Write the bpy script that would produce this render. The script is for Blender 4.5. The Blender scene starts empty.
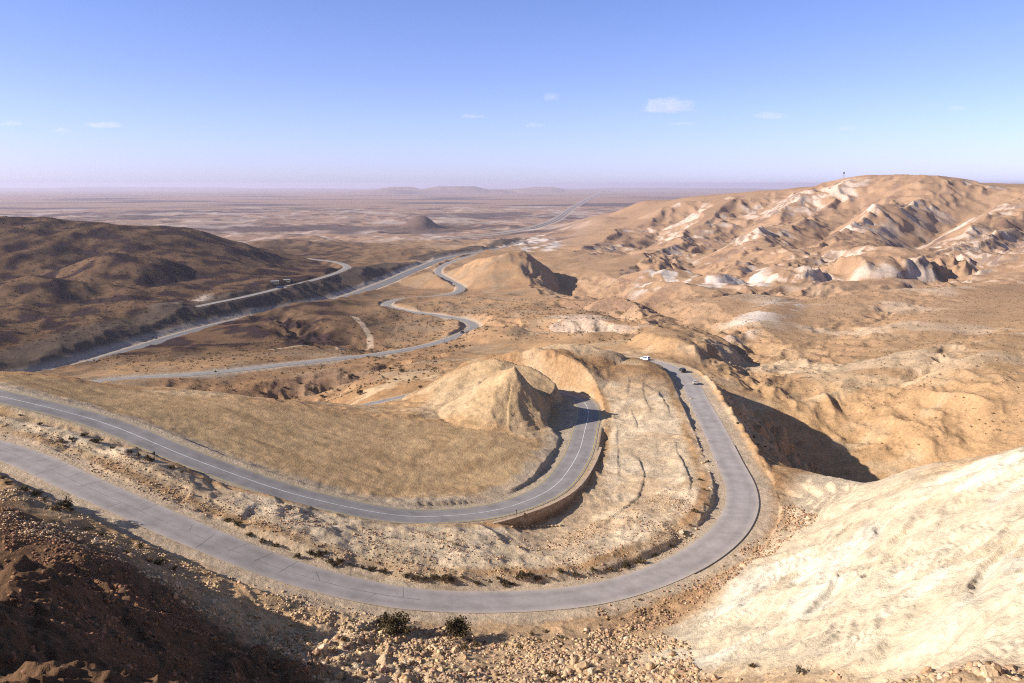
import bpy, bmesh, math, random
import numpy as np
from mathutils import Vector, Matrix

Q = 0.9            # terrain resolution factor
random.seed(7)
rng = np.random.default_rng(11)
S = bpy.context.scene
COL = S.collection

# ------------------------------------------------------------------ camera
F = 804.0
PITCH = math.radians(11.1)
cd = bpy.data.cameras.new("camera"); cam = bpy.data.objects.new("camera", cd); COL.objects.link(cam)
cam.location = (0, 0, 0); cam.rotation_euler = (math.radians(90) - PITCH, 0, 0)
cd.sensor_width = 36.0; cd.lens = F / 1024 * 36.0; cd.clip_start = 0.5; cd.clip_end = 200000
S.camera = cam

def ray(px, py):
    u = (px - 512) / F; v = (341.5 - py) / F
    c, s = math.cos(PITCH), math.sin(PITCH)
    return np.array([u, c + v * s, -s + v * c])
def P(px, py, z):
    """world point at survey height z seen in direction of picture point"""
    r = ray(px, py); return r * (z / r[2])
def PD(px, py, dist):
    """world point at forward distance dist"""
    r = ray(px, py); return r * (dist / r[1])

# ------------------------------------------------------------------ noise
_perm = rng.permutation(512).astype(np.int32)
_perm = np.concatenate([_perm, _perm, _perm])
_ang = rng.random(512) * 2 * np.pi
_gx, _gy = np.cos(_ang).astype(np.float32), np.sin(_ang).astype(np.float32)
def perlin(x, y):
    xi = np.floor(x); yi = np.floor(y)
    fx = (x - xi).astype(np.float32); fy = (y - yi).astype(np.float32)
    xi = xi.astype(np.int64) & 511; yi = yi.astype(np.int64) & 511
    u = fx * fx * fx * (fx * (fx * 6 - 15) + 10); v = fy * fy * fy * (fy * (fy * 6 - 15) + 10)
    x1 = (xi + 1) & 511; y1 = (yi + 1) & 511
    def g(a, b, dx, dy):
        h = _perm[_perm[a] + b]; return _gx[h] * dx + _gy[h] * dy
    n00 = g(xi, yi, fx, fy); n10 = g(x1, yi, fx - 1, fy)
    n01 = g(xi, y1, fx, fy - 1); n11 = g(x1, y1, fx - 1, fy - 1)
    a = n00 + u * (n10 - n00); b = n01 + u * (n11 - n01)
    return (a + v * (b - a)) * 1.45
def fbm(x, y, lam, octs, cell=None, gain=0.5, ridged=False, seed=0.0):
    out = np.zeros(np.shape(x), np.float32); amp = 1.0; l = lam
    for k in range(octs):
        n = perlin(x / l + 17.3 * k + seed, y / l - 9.1 * k + seed * 1.7)
        if ridged: n = 1 - 2 * np.abs(n)
        if cell is not None:
            n = n * np.clip((l / cell - 2.0) / 3.0, 0, 1)
        out += amp * n; amp *= gain; l *= 0.5
    return out
def sstep(a, b, x):
    t = np.clip((x - a) / (b - a), 0, 1); return t * t * (3 - 2 * t)

# ------------------------------------------------------------------ the lie of the land: surveyed heights
CP = [  # (picture x, picture y, height) of ground that can be seen
 # near ground under the viewpoint
 (500,683,-60),(560,683,-59.5),(330,683,-57),(430,683,-59),(650,683,-57),(420,640,-66),(520,640,-66.5),(600,640,-66),(350,640,-64),
 (250,640,-60),(640,625,-66.5),(300,610,-64),(180,570,-58.5),(80,515,-54.5),(0,478,-51.5),
 # shaded slope at the left
 (0,500,-50),(0,560,-35),(0,620,-27),(0,683,-22),(60,560,-46),(60,620,-37),(60,683,-30),(130,590,-51),(130,640,-43),(130,683,-37),
 (200,640,-52),(200,683,-45.5),(270,683,-52),
 # pale chalk slope at the right
 (650,655,-62),(700,615,-66),(760,562,-66.5),(700,683,-52),(750,620,-59),(800,683,-46),(800,600,-55),(820,535,-63),(870,500,-58),
 (900,600,-45),(900,683,-41),(950,530,-46),(960,468,-50),(1024,447,-44),(1024,520,-38),(1024,600,-33),(1024,683,-30),(930,480,-53),(880,540,-53),
 # between the two near roads
 (100,458,-53.5),(200,498,-58),(300,532,-61.3),(400,555,-65.3),(500,555,-67.2),(560,540,-71.6),(600,525,-72),(552,527,-72.4),(520,528,-71.6),(578,515,-72.5),(602,495,-72.7),(613,475,-73),(608,440,-73.6),(610,420,-73.9),(622,403,-73.4),(640,500,-71.2),(630,470,-72.2),(650,530,-68.3),
 (630,440,-72.6),(665,440,-72),(690,480,-69),(600,560,-67.8),(645,420,-72.8),(662,395,-73.2),(640,385,-72),(685,505,-68.7),
 # field inside the second road
 (0,373,-50),(60,378,-53),(110,386,-56),(180,394,-58.5),(250,402,-61),(340,413,-66),(100,400,-54),(200,430,-58),(300,450,-63),(400,470,-67.5),
 (450,480,-69),(500,470,-69.5),(540,450,-70.5),(400,430,-68),(300,425,-63.5),(470,440,-68.5),(500,440,-69),
 # beyond the field, wash
 (280,397,-117),(220,398,-116),(340,392,-112),(330,405,-104),
 # outside the hairpin, shelf and ravine
 (800,500,-71),(850,482,-72),(880,490,-71.5),(800,530,-68),(760,470,-71.5),
 (832,440,-103),(880,460,-101),(790,415,-98),(760,390,-94),(850,420,-96),(900,420,-94),(900,380,-87),(1000,440,-88),(1000,380,-78),(950,400,-84),
 (850,380,-90),(800,375,-92),(760,365,-93),(1024,340,-79),(900,340,-91),(800,340,-96),(1024,300,-84),(900,296,-93),(800,302,-99),(750,320,-99),
 (740,345,-95),(700,335,-93),(660,335,-95),(700,352,-88),(640,345,-93),
 # middle ground
 (600,325,-101),(560,325,-104),(540,310,-111),(500,310,-117),(440,300,-124),(600,300,-111),(650,305,-107),(700,300,-104),(640,318,-102),
 (480,335,-113),(430,330,-119),(350,335,-119),(300,335,-120),(250,345,-118),(180,352,-119),(330,350,-115),(500,296,-123),
 (480,318,-116),(520,330,-106),(380,320,-121),(450,350,-111),(130,370,-112),
 # mountain at the right
 (650,290,-113),(600,290,-117),(580,270,-128),(560,240,-152),(620,262,-131),(700,272,-110),(750,280,-106),(800,280,-100),
]
CPD = [(440,383,340),(440,374,380),(440,365,430),(430,359,470),(380,392,340),(380,383,380),(380,374,430),(390,365,470), # (picture x, picture y, distance)
 (890,262,1000),(890,222,1400),(1000,245,1080),(1000,212,1500),(1024,250,1000),(1024,215,1450),(750,250,1300),(700,262,1150),
 (890,184,2000),(860,187,2050),(940,188,1950),(985,190,1800),(1024,193,1750),(800,192,2250),(750,195,2600),(700,197,3000),(650,206,3100),
 (620,214,2950),(590,224,2750),(562,236,2400),(800,215,1700),(830,235,1350),(760,225,1750),(700,230,1900),(660,245,1600),(640,228,2300),
 (850,270,940),(950,275,900),(940,230,1280),(960,200,1600),(820,260,1060),
 # left ridge
 (0,219,1150),(60,222,1180),(110,228,1200),(180,232,1240),(230,241,1260),(270,251,1270),(320,263,1250),(0,330,640),(100,335,660),(0,355,560),(50,345,610),
 (0,300,800),(0,272,950),(100,300,820),(60,285,880),(100,255,1050),(50,245,1060),(200,258,1090),(180,290,900),(250,268,1080),(200,300,850),
 (160,320,740),(60,325,690),
 # low ground towards the plain
 (350,246,2000),(300,262,1500),(350,265,1420),(400,258,1600),(300,250,1850),(440,246,2000),(400,240,2350),(480,244,2150),(520,246,2000),(450,238,2700),
 (520,236,2800),(560,225,3700),(250,245,2000),(370,285,1060),(420,280,1120),(330,285,1040),(300,275,1200),
]
WP = [  # ground that other ground hides, metres
 (0,0,-1.8),(0,10,-10),(0,25,-21),(0,45,-35),(0,66,-50),(15,30,-26),(30,45,-29),(-10,14,-14),(-14,24,-21),(-27,32,-25),(40,30,-14),(60,50,-18),(80,90,-30),
 (0,-20,0),(20,-20,2),(-20,-20,2),(60,0,2),(-40,0,-2),(-75,10,-6),(-52,30,-15),(-68,48,-28),(-80,72,-37),(-100,90,-33),(-120,108,-35),(-60,82,-53),(-145,112,-31),(-53,68,-46),
 (100,135,-45),(120,170,-80),(105,190,-96),(130,230,-100),(160,250,-98),(90,160,-58),(150,180,-70),(190,240,-88),
 (92,235,-93),(100,262,-101),(82,275,-92),(75,235,-78),(75,215,-76),
 (-130,245,-62),(-150,300,-92),(-180,390,-112),(-100,250,-66),(-90,310,-96),(-100,360,-114),(-160,210,-48),(-170,180,-42),
 (10,370,-84),(30,390,-86),(60,400,-88),(0,420,-97),(75,330,-82),(85,345,-90),
 (-800,1500,-135),(-300,1600,-140),(-800,2000,-165),(0,2500,-172),(-1500,2500,-178),(700,3400,-180),(1500,3500,-150),(2500,3200,-120),(2600,2200,-60),
 (3000,1500,-60),(1500,900,-70),(800,450,-60),(400,230,-60),(-1800,1200,-70),(-1000,600,-90),(-500,350,-70),(-250,200,-34),(-1500,1700,-130),
]
for az in range(-65, 66, 13):
    for d, z in ((6000, -187), (12000, -196), (30000, -228), (60000, -330), (95000, -545)):
        a = math.radians(az); WP.append((math.sin(a) * d, math.cos(a) * d, z))
for az in (-55, -40, -27, -14, -5):
    a = math.radians(az); WP.append((math.sin(a) * 3600, math.cos(a) * 3600, -181))

# ------------------------------------------------------------------ roads (survey points, Catmull-Rom)
def spline(P3, step):
    P3 = np.array(P3, float)
    E = np.vstack([2 * P3[0] - P3[1], P3, 2 * P3[-1] - P3[-2]])
    out = []
    for i in range(1, len(E) - 2):
        p0, p1, p2, p3 = E[i - 1], E[i], E[i + 1], E[i + 2]
        t0 = 0.0; t1 = t0 + np.linalg.norm(p1 - p0) ** .5; t2 = t1 + np.linalg.norm(p2 - p1) ** .5; t3 = t2 + np.linalg.norm(p3 - p2) ** .5
        for t in np.linspace(t1, t2, 40, endpoint=False):
            a1 = (t1 - t) / (t1 - t0) * p0 + (t - t0) / (t1 - t0) * p1
            a2 = (t2 - t) / (t2 - t1) * p1 + (t - t1) / (t2 - t1) * p2
            a3 = (t3 - t) / (t3 - t2) * p2 + (t - t2) / (t3 - t2) * p3
            b1 = (t2 - t) / (t2 - t0) * a1 + (t - t0) / (t2 - t0) * a2
            b2 = (t3 - t) / (t3 - t1) * a2 + (t - t1) / (t3 - t1) * a3
            out.append((t2 - t) / (t2 - t1) * b1 + (t - t1) / (t2 - t1) * b2)
    out.append(P3[-1]); out = np.array(out)
    L = np.concatenate([[0], np.cumsum(np.linalg.norm(np.diff(out[:, :2], axis=0), axis=1))])
    m = max(2, int(L[-1] / step)); q = np.linspace(0, L[-1], m)
    r = np.stack([np.interp(q, L, out[:, k]) for k in range(3)], 1)
    k = max(3, int(6 / step)) | 1                     # ease the bends
    pad = np.vstack([np.repeat(r[:1], k // 2, 0), r, np.repeat(r[-1:], k // 2, 0)])
    ker = np.hanning(k + 2)[1:-1]; ker /= ker.sum()
    sm = np.stack([np.convolve(pad[:, c], ker, "valid") for c in range(3)], 1)
    sm[0], sm[-1] = r[0], r[-1]
    return sm
def tang(c):
    t = np.gradient(c[:, :2], axis=0); return t / np.linalg.norm(t, axis=1)[:, None]

old_road = spline([(-190, 168, -44), (-150, 165, -47.5)] + [P(*c) for c in
 [(0,450,-52),(100,493,-55.5),(200,537,-59.5),(300,575,-63.5),(400,597.5,-66.5),(500,602,-68.5),(600,593,-69.5),(680,566,-70),(722,538,-70),(740,512,-70),
  (741,489,-70.5),(728,460,-71.3),(714,430,-72.3),(698,400,-73.5),(688,381,-75),(670,367.5,-76.2),(645,361,-77),(620,358,-78)]] + [(34, 374, -79.5), (16, 382, -82)], 0.5)
new_road = spline([(-200, 196, -42), (-150, 190, -45.5)] + [P(*c) for c in
 [(0,396.5,-48),(100,422,-52.5),(200,462,-58),(300,496,-63),(400,516,-67),(450,516,-68.5),(500,509.5,-69.5),(548,491,-70.5),(575,460,-71.8),
  (585,430,-73.3),(588,410,-74.6),(580,399,-75.5),(562,393,-76.2),(530,389.5,-77.2),(490,388,-78.5),(440,391,-80),(390,401,-82),(340,412,-84)]] + [(-90, 292, -87), (-120, 300, -91), (-150, 330, -98)], 0.5)
low_road = spline([P(*c) for c in
 [(20,398,-106),(105,381,-108),(200,374,-109),(300,363,-111),(380,354,-113),(430,345,-115),(460,335,-117),(473,328,-118),(466,321,-119),(440,316,-120.5),
  (405,311,-122),(386,305,-123.5),(400,299.5,-125),(430,297,-126),(454,293,-126.5),(461,288,-127),(449,280,-128),(438,273,-129.5),(443,266,-131),(460,259,-134),(482,253,-138)]], 1.0)
highway = spline([P(*c) for c in
 [(-40,396,-126),(65,371,-128),(130,351,-130),(200,330,-131),(260,316,-132),(330,302,-133),(380,285,-134),(420,268,-136),(450,257.5,-138),(490,251,-141),(512,246,-148),(526,241,-160)]], 2.0)
far_highway = spline([PD(px, 200, d) * np.array([1, 1, 0]) for px, d in [(440,2550),(490,2750),(527,3150),(545,3700),(557,4500),(570,5900),(580,7600),(589,10500),(596,15000),(601,22000)]], 40.0)
side_road = spline([P(*c) for c in
 [(196,307,-120),(215,303,-119),(240,298,-118),(290,286,-119),(318,279,-120),(342,271,-121),(347,266.5,-122),(335,262,-124),(300,258,-128)]], 2.0)
track = spline([P(*c) for c in [(352,322,-121),(362,328,-120),(370,335,-118),(366,341,-117),(345,342,-117),(310,347,-116),(270,352,-115)]], 1.0)

ROADPTS = []
for c_, st_ in ((old_road, 40), (new_road, 40), (low_road, 45), (side_road, 40)):
    for q_ in c_[::st_]:
        if c_ is new_road and q_[0] > -25 and q_[1] > 222: continue
        ROADPTS.append(tuple(q_))

CTR = np.array([0.0, -20.0])
def to_uv(x, y):
    dx = np.asarray(x, float) - CTR[0]; dy = np.asarray(y, float) - CTR[1]
    return np.arctan2(dx, dy), np.log(np.hypot(dx, dy) + 3.0)
pts = [P(*c) for c in CP] + [PD(*c) for c in CPD] + [np.array(w, float) for w in WP + ROADPTS]
pts = np.array(pts)
cu, cv = to_uv(pts[:, 0], pts[:, 1])
def kern(d2): return np.where(d2 > 1e-12, d2 * np.log(d2 + 1e-12), 0.0)
n = len(pts)
A = kern((cu[:, None] - cu) ** 2 + (cv[:, None] - cv) ** 2)
A[np.arange(n), np.arange(n)] += 0.002
Pm = np.stack([np.ones(n), cu, cv], 1)
M = np.block([[A, Pm], [Pm.T, np.zeros((3, 3))]])
sol = np.linalg.solve(M, np.concatenate([pts[:, 2], np.zeros(3)]))
NU, NV = 420, 620
U0, U1, V0, V1 = math.radians(-100), math.radians(100), 1.0, 11.7
tu = np.linspace(U0, U1, NU); tv = np.linspace(V0, V1, NV)
gu, gv = np.meshgrid(tu, tv, indexing="ij"); gu = gu.ravel(); gv = gv.ravel()
tab = np.empty(NU * NV)
for i in range(0, NU * NV, 20000):
    s_ = slice(i, i + 20000)
    K = kern((gu[s_, None] - cu) ** 2 + (gv[s_, None] - cv) ** 2)
    tab[s_] = K @ sol[:n] + sol[n] + sol[n + 1] * gu[s_] + sol[n + 2] * gv[s_]
tab = tab.reshape(NU, NV)
def bil(T, fi, fj):
    ni, nj = T.shape
    fi = np.clip(fi, 0, ni - 1.001); fj = np.clip(fj, 0, nj - 1.001)
    i = fi.astype(np.int64); j = fj.astype(np.int64); a = fi - i; b = fj - j
    return (T[i, j] * (1 - a) + T[i + 1, j] * a) * (1 - b) + (T[i, j + 1] * (1 - a) + T[i + 1, j + 1] * a) * b
def bicubic_smooth_base(x, y):
    u, v = to_uv(x, y)
    return bil(tab, (u - U0) / (U1 - U0) * (NU - 1), (v - V0) / (V1 - V0) * (NV - 1))

def field_of(c, res, margin):
    """grid of signed offset from and height of the nearest point of a road"""
    lo = c[:, :2].min(0) - margin; hi = c[:, :2].max(0) + margin
    nx = int((hi[0] - lo[0]) / res) + 1; ny = int((hi[1] - lo[1]) / res) + 1
    D = np.full((nx, ny), 1e9); Sg = np.full((nx, ny), 1e4); Z = np.zeros((nx, ny)); Tn = np.zeros((nx, ny))
    t = tang(c); w = int(margin / res)
    for k in range(len(c)):
        i0 = int((c[k, 0] - lo[0]) / res); j0 = int((c[k, 1] - lo[1]) / res)
        a, b = max(0, i0 - w), min(nx, i0 + w + 1); e, f = max(0, j0 - w), min(ny, j0 + w + 1)
        X = (lo[0] + np.arange(a, b) * res - c[k, 0])[:, None]; Y = (lo[1] + np.arange(e, f) * res - c[k, 1])[None]
        d2 = X * X + Y * Y; m = d2 < D[a:b, e:f]
        D[a:b, e:f][m] = d2[m]
        sg = t[k, 0] * Y - t[k, 1] * X
        al = t[k, 0] * X + t[k, 1] * Y
        mm = np.sqrt(d2) * np.sign(sg)
        Sg[a:b, e:f][m] = mm[m]; Z[a:b, e:f][m] = c[k, 2]; Tn[a:b, e:f][m] = k
    return lo, res, np.sqrt(D), Sg, Z, Tn
ROADS = {  # name: field, flat left, flat right, cut, fill
 "low":  (field_of(low_road, 1.2, 60), 6.5, 6.0, 0.55, 0.75),
 "side": (field_of(side_road, 2.5, 110), 8.0, 6.0, 0.5, 0.62),
 "hw":   (field_of(highway, 2.5, 150), 13.0, 12.0, 0.42, 0.6),
 "new":  (field_of(new_road, 0.5, 50), 6.2, 5.0, 1.7, 0.8),
 "old":  (field_of(old_road, 0.5, 50), 6.0, 8.0, 1.5, 0.72),
 "trk":  (field_of(track, 1.2, 40), 2.5, 2.5, 0.6, 0.6),
}
def near_k(c, q): return int(np.argmin(np.hypot(c[:, 0] - q[0], c[:, 1] - q[1])))
WALL_K = (near_k(new_road, P(498, 515, -69.5)), near_k(new_road, P(600, 450, -72.2)))
CONE_K = (near_k(new_road, P(583, 437, -73)), near_k(new_road, P(590, 404, -75)))
BERM_K = (near_k(old_road, P(728, 462, -71.2)), near_k(old_road, P(672, 367, -76)))
def look(fieldv, x, y):
    lo, res, D, Sg, Z, Tn = fieldv
    fi = (x - lo[0]) / res; fj = (y - lo[1]) / res
    inside = (fi > 1) & (fj > 1) & (fi < D.shape[0] - 2) & (fj < D.shape[1] - 2)
    d = np.full(np.shape(x), 1e3); z = np.zeros(np.shape(x)); sg = np.ones(np.shape(x)); k = np.zeros(np.shape(x))
    if inside.any():
        dd = bil(D, fi[inside], fj[inside]); ok = dd < 500
        idx = np.where(inside)[0][ok]
        ii = fi[idx]; jj = fj[idx]
        d[idx] = dd[ok]; z[idx] = bil(Z, ii, jj)
        ri = np.rint(ii).astype(int); rj = np.rint(jj).astype(int)
        sg[idx] = np.sign(Sg[ri, rj]); k[idx] = Tn[ri, rj]
    return d, sg, z, k

# ------------------------------------------------------------------ hills and land forms laid over the survey
def _hill_doc(): pass
def hill(x, y, cx, cy, h, rx, ry, rot=0, p=1.0, flat=0.0):
    a = math.radians(rot); dx = x - cx; dy = y - cy
    u = (dx * math.cos(a) + dy * math.sin(a)) / rx; v = (-dx * math.sin(a) + dy * math.cos(a)) / ry
    r = np.hypot(u, v)
    t = np.clip((1 - r) / (1 - flat), 0, 1)
    return h * (t ** p if p != 0 else t * t * (3 - 2 * t))
def seg_mask(x, y, poly, soft):
    """1 inside the world polygon, easing to 0 over soft metres outside"""
    poly = np.array([q[:2] for q in poly]); lo = poly.min(0) - soft; hi = poly.max(0) + soft
    out = np.zeros(np.shape(x), np.float32)
    idx = np.where((x > lo[0]) & (x < hi[0]) & (y > lo[1]) & (y < hi[1]))[0]
    if len(idx) == 0: return out
    px, py = x[idx], y[idx]; ins = np.zeros(len(idx), bool); d = np.full(len(idx), 1e18)
    for i in range(len(poly)):
        a = poly[i]; b = poly[(i + 1) % len(poly)]; e = b - a
        t = np.clip(((px - a[0]) * e[0] + (py - a[1]) * e[1]) / (e @ e), 0, 1)
        d = np.minimum(d, (px - a[0] - t * e[0]) ** 2 + (py - a[1] - t * e[1]) ** 2)
        c = (a[1] > py) != (b[1] > py)
        with np.errstate(all="ignore"):
            ins ^= c & (px < (b[0] - a[0]) * (py - a[1]) / (b[1] - a[1]) + a[0])
    d = np.sqrt(d) * np.where(ins, -1, 1)
    out[idx] = sstep(soft, -soft, d)
    return out
def IP(lst): return [P(*c) for c in lst]

def natural(x, y, cell):
    z = bicubic_smooth_base(x, y)
    r = np.hypot(x, y)
    az = np.degrees(np.arctan2(x, y))
    # broad relief noise that grows with distance and dies on the plain
    mtn = sstep(780, 1250, r) * sstep(2.5, 9, az) * (1 - sstep(3600, 5500, r))
    mid = sstep(360, 560, r) * (1 - sstep(1800, 2600, r))
    near = 1 - sstep(350, 520, r)
    wx = x + 60 * fbm(x, y, 400, 2, seed=3); wy = y + 60 * fbm(x, y, 400, 2, seed=5)
    z = z + mtn * (15 * (fbm(wx, wy, 460, 6, cell, 0.40, True, 1.0) - 0.5) * (0.55 + 0.45 * fbm(x, y, 900, 1, seed=8)))
    z = z + mid * (1 - mtn) * (1 - .88 * sstep(8, 14, az)) * (3.0 * fbm(wx, wy, 150, 6, cell, 0.5, False, 2.0) + 2.0 * (fbm(wx, wy, 90, 4, cell, 0.5, True, 6.0) - .6))
    lr = sstep(-6, -14, az) * sstep(650, 800, r) * (1 - sstep(1500, 1900, r))
    z = z + lr * 6 * (fbm(wx, wy, 230, 5, cell, 0.45, True, 4.0) - 0.6)
    low = sstep(1300, 1900, r) * (1 - sstep(5500, 9000, r)) * (1 - mtn)
    z = z + low * (9 * fbm(wx, wy, 300, 6, cell, 0.55, True, 7.0) - 4)
    far = sstep(5000, 9000, r)
    z = z + far * 5 * fbm(x, y, 2500, 4, cell, 0.5)
    # spur cut through by the road: cone and hill behind
    return z
def extras(x, y, cell):
    """single hills (metres)"""
    out = np.zeros(np.shape(x))
    w = 1.8 * fbm(x, y, 22, 5, cell, 0.55, seed=12)
    xx = x + w; yy = y + 1.8 * fbm(x, y, 22, 4, cell, 0.5, seed=14)
    m = np.hypot(x, y - 290) < 160
    if m.any():
        a, b = xx[m], yy[m]
        spur = np.where(a < -1, hill(a, b, -1, 247, 16.0, 22, np.where(b < 247, 24, 40), 0, 1.08), hill(a, b, -1, 247, 16.0, 17, np.where(b < 247, 24, 40), 0, 1.0))
        spur = np.maximum(spur, hill(a, b, -2, 300, 13, 40, 45, 0, 1.0, .1))
        spur = np.maximum(spur, hill(a, b, 8, 322, 7, 40, 24, 8, 0.7, .5))
        spur = np.maximum(spur, hill(a, b, -12, 322, 9, 30, 20, 35, 0.9, .2))
        out[m] += spur * (1 + 0.05 * fbm(a, b, 9, 4, cell[m], .55, True, 3.3))
    c = PD(521, 252, 1090)
    out += np.where(xx < c[0] + 8, hill(xx, yy, c[0] + 8, c[1], 37, 175, 105, 0, 0.8, .06), hill(xx, yy, c[0] + 8, c[1], 37, 46, 105, 0, 0.75, .0))
    c = PD(418, 217, 3200)
    out += hill(x + 2 * w, y, c[0], c[1], 30, 210, 190, 0, 1.7, .05) + hill(x + 2 * w, y, c[0] + 10, c[1], 22, 75, 70, 0, .8, .1)
    c = PD(285, 236, 2300); out += hill(x + 2 * w, y, c[0], c[1], 16, 110, 90, 0, 1.2, .05)
    c = PD(310, 240, 2200); out += hill(x + 2 * w, y, c[0], c[1], 11, 120, 70, 0, 1.2, .1)
    c = PD(125, 262, 960); out += hill(xx, yy, c[0], c[1], 20, 75, 70, 10, 0.8, .15)
    c = PD(20, 290, 830); out += hill(xx, yy, c[0], c[1], 12, 90, 60, 20, 0.8, .15)
    for px, py, d, h, rx, ry in ((690,224,2500,26,160,110),(640,222,2900,18,110,80),(600,224,2700,14,90,70)):
        c = PD(px, py, d); out += hill(x + 3 * w, y, c[0], c[1], h, rx, ry, 0, .8, .2)
    for p0, p1, h, ry, p_ in ((PD(548,258,1010), PD(618,292,800), 8, 30, .8), (PD(600,300,760), PD(660,318,640), 9, 24, .7), (PD(640,285,900), PD(700,290,820), 10, 34, .8),
                              (PD(500,330,560), PD(470,300,700), 5, 30, .8), (PD(560,338,500), PD(620,330,520), 4, 16, .7), (PD(700,318,640), PD(760,300,720), 7, 40, .8),
                              (PD(230,330,650), PD(330,322,690), 7, 50, .8), 
                              (PD(380,262,1500), PD(420,255,1700), 12, 70, .8), (PD(240,250,1800), PD(330,246,1900), 14, 80, .8)):
        m_ = (p0 + p1) / 2; e_ = p1 - p0; out += hill(xx + w, yy, m_[0], m_[1], h, np.hypot(e_[0], e_[1]) / 2 + ry, ry, math.degrees(math.atan2(e_[1], e_[0])), p_, .1)
    for p0, p1, h, ry in ((PD(1023,326,430), PD(862,370,370), 6, 34), (PD(1020,288,720), PD(815,312,610), 9, 70), (PD(785,300,700), PD(742,335,500), 6, 30), (PD(960,318,560), PD(845,345,450), 5, 40), (PD(1020,352,370), PD(930,385,330), 5, 24)):
        m_ = (p0 + p1) / 2; e_ = p1 - p0; out += hill(x + w, y, m_[0], m_[1], h, np.hypot(e_[0], e_[1]) / 2 + ry, ry, math.degrees(math.atan2(e_[1], e_[0])), 0)
    out += 6.5 * seg_mask(xx, yy, [P(632,341,-93), P(664,327,-97), P(735,331,-97), P(742,352,-92), P(695,357,-88), P(655,352,-90)], 7.0)
    for p0, p1, h, ry in ((PD(580,240,2050), PD(765,212,2350), 24, 120), (PD(640,264,1350), PD(800,226,1700), 20, 90), (PD(860,232,1350), PD(905,205,1700), 18, 80), (PD(960,238,1250), PD(1000,205,1650), 20, 90), (PD(740,222,2000), PD(850,196,2150), 16, 110)):
        m_ = (p0 + p1) / 2; e_ = p1 - p0; out += hill(xx + 3 * w, yy, m_[0], m_[1], h, np.hypot(e_[0], e_[1]) / 2 + ry, ry, math.degrees(math.atan2(e_[1], e_[0])), .8, .1)
    for px, py, d, h, rx, ry in ((890,182,2000,16,200,170),(862,186,2050,8,150,150),(938,185,1950,9,150,150),(985,187,1800,15,150,200),(1024,190,1750,12,120,200),(800,190,2250,6,160,150)):
        c = PD(px, py, d); out += hill(x + 4 * w, y, c[0], c[1], h, rx, ry, 0, .8, .1)
    # far tablelands
    k = 700 * fbm(x, y, 4000, 4, seed=21)
    for px, d, h, rx, ry, fl in ((415,18500,84,1500,1500,.72),(368,19500,55,1000,1200,.7),(458,18800,68,1200,1000,.75),(520,21000,74,1000,1200,.7),(562,22000,60,1300,1000,.72),
                             (300,30000,60,3000,1500,.5),(180,34000,90,4500,1500,.4),(40,33000,80,4500,1500,.4),(640,30000,80,2500,1500,.4),(730,26000,80,2500,1200,.4)):
        c = PD(px, 190, d); out += hill(x + k, y + k, c[0], c[1], h, rx, ry, 0, 0.8, fl)
    return out

# land-form masks (world polygons)
R_RAV = IP([(735,380,-93),(800,425,-100),(860,455,-102),(930,455,-95),(1023,440,-87),(1023,385,-80),(900,385,-88),(830,385,-91)])
R_CHALKSLOPE = [P(640,665,-62), P(690,618,-65.5), P(750,568,-66.5), P(815,535,-63.5), P(870,500,-58), P(930,480,-53), P(1023,447,-44), (110,120,-42), (100,90,-30), P(1060,668,-30), P(1023,668,-30.5), P(900,667,-40), P(800,665,-46.5), P(720,665,-53)]
R_SHELF = IP([(780,515,-70),(800,478,-71.5),(860,470,-72.5),(905,472,-74),(880,500,-71),(810,535,-68)])
R_FIELD = IP([(0,375,-50),(110,387,-56),(250,403,-61),(340,415,-66),(440,412,-67),(520,440,-70),(550,455,-71),(520,490,-69.5),(430,500,-68.5),(300,482,-63),(200,448,-58),(100,410,-53),(0,384,-48.5)])

def valley(x, y, line, w, depth, p=1.0):
    out = np.zeros(np.shape(x)); L = np.array([q[:2] for q in line])
    lo = L.min(0) - w; hi = L.max(0) + w
    idx = np.where((x > lo[0]) & (x < hi[0]) & (y > lo[1]) & (y < hi[1]))[0]
    if len(idx) == 0: return out
    px, py = x[idx], y[idx]; d = np.full(len(idx), 1e18); dp = np.full(len(idx), 1.0); n_ = len(L) - 1
    for i in range(n_):
        a, b = L[i], L[i + 1]; e = b - a
        t = np.clip(((px - a[0]) * e[0] + (py - a[1]) * e[1]) / (e @ e), 0, 1)
        q = (px - a[0] - t * e[0]) ** 2 + (py - a[1] - t * e[1]) ** 2
        m = q < d; d[m] = q[m]; dp[m] = np.sin(np.pi * np.clip((i + t[m] + .25) / (n_ + .5), 0, 1)) ** .5
    out[idx] = -depth * dp * np.clip(1 - np.sqrt(d) / w, 0, 1) ** p
    return out
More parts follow.
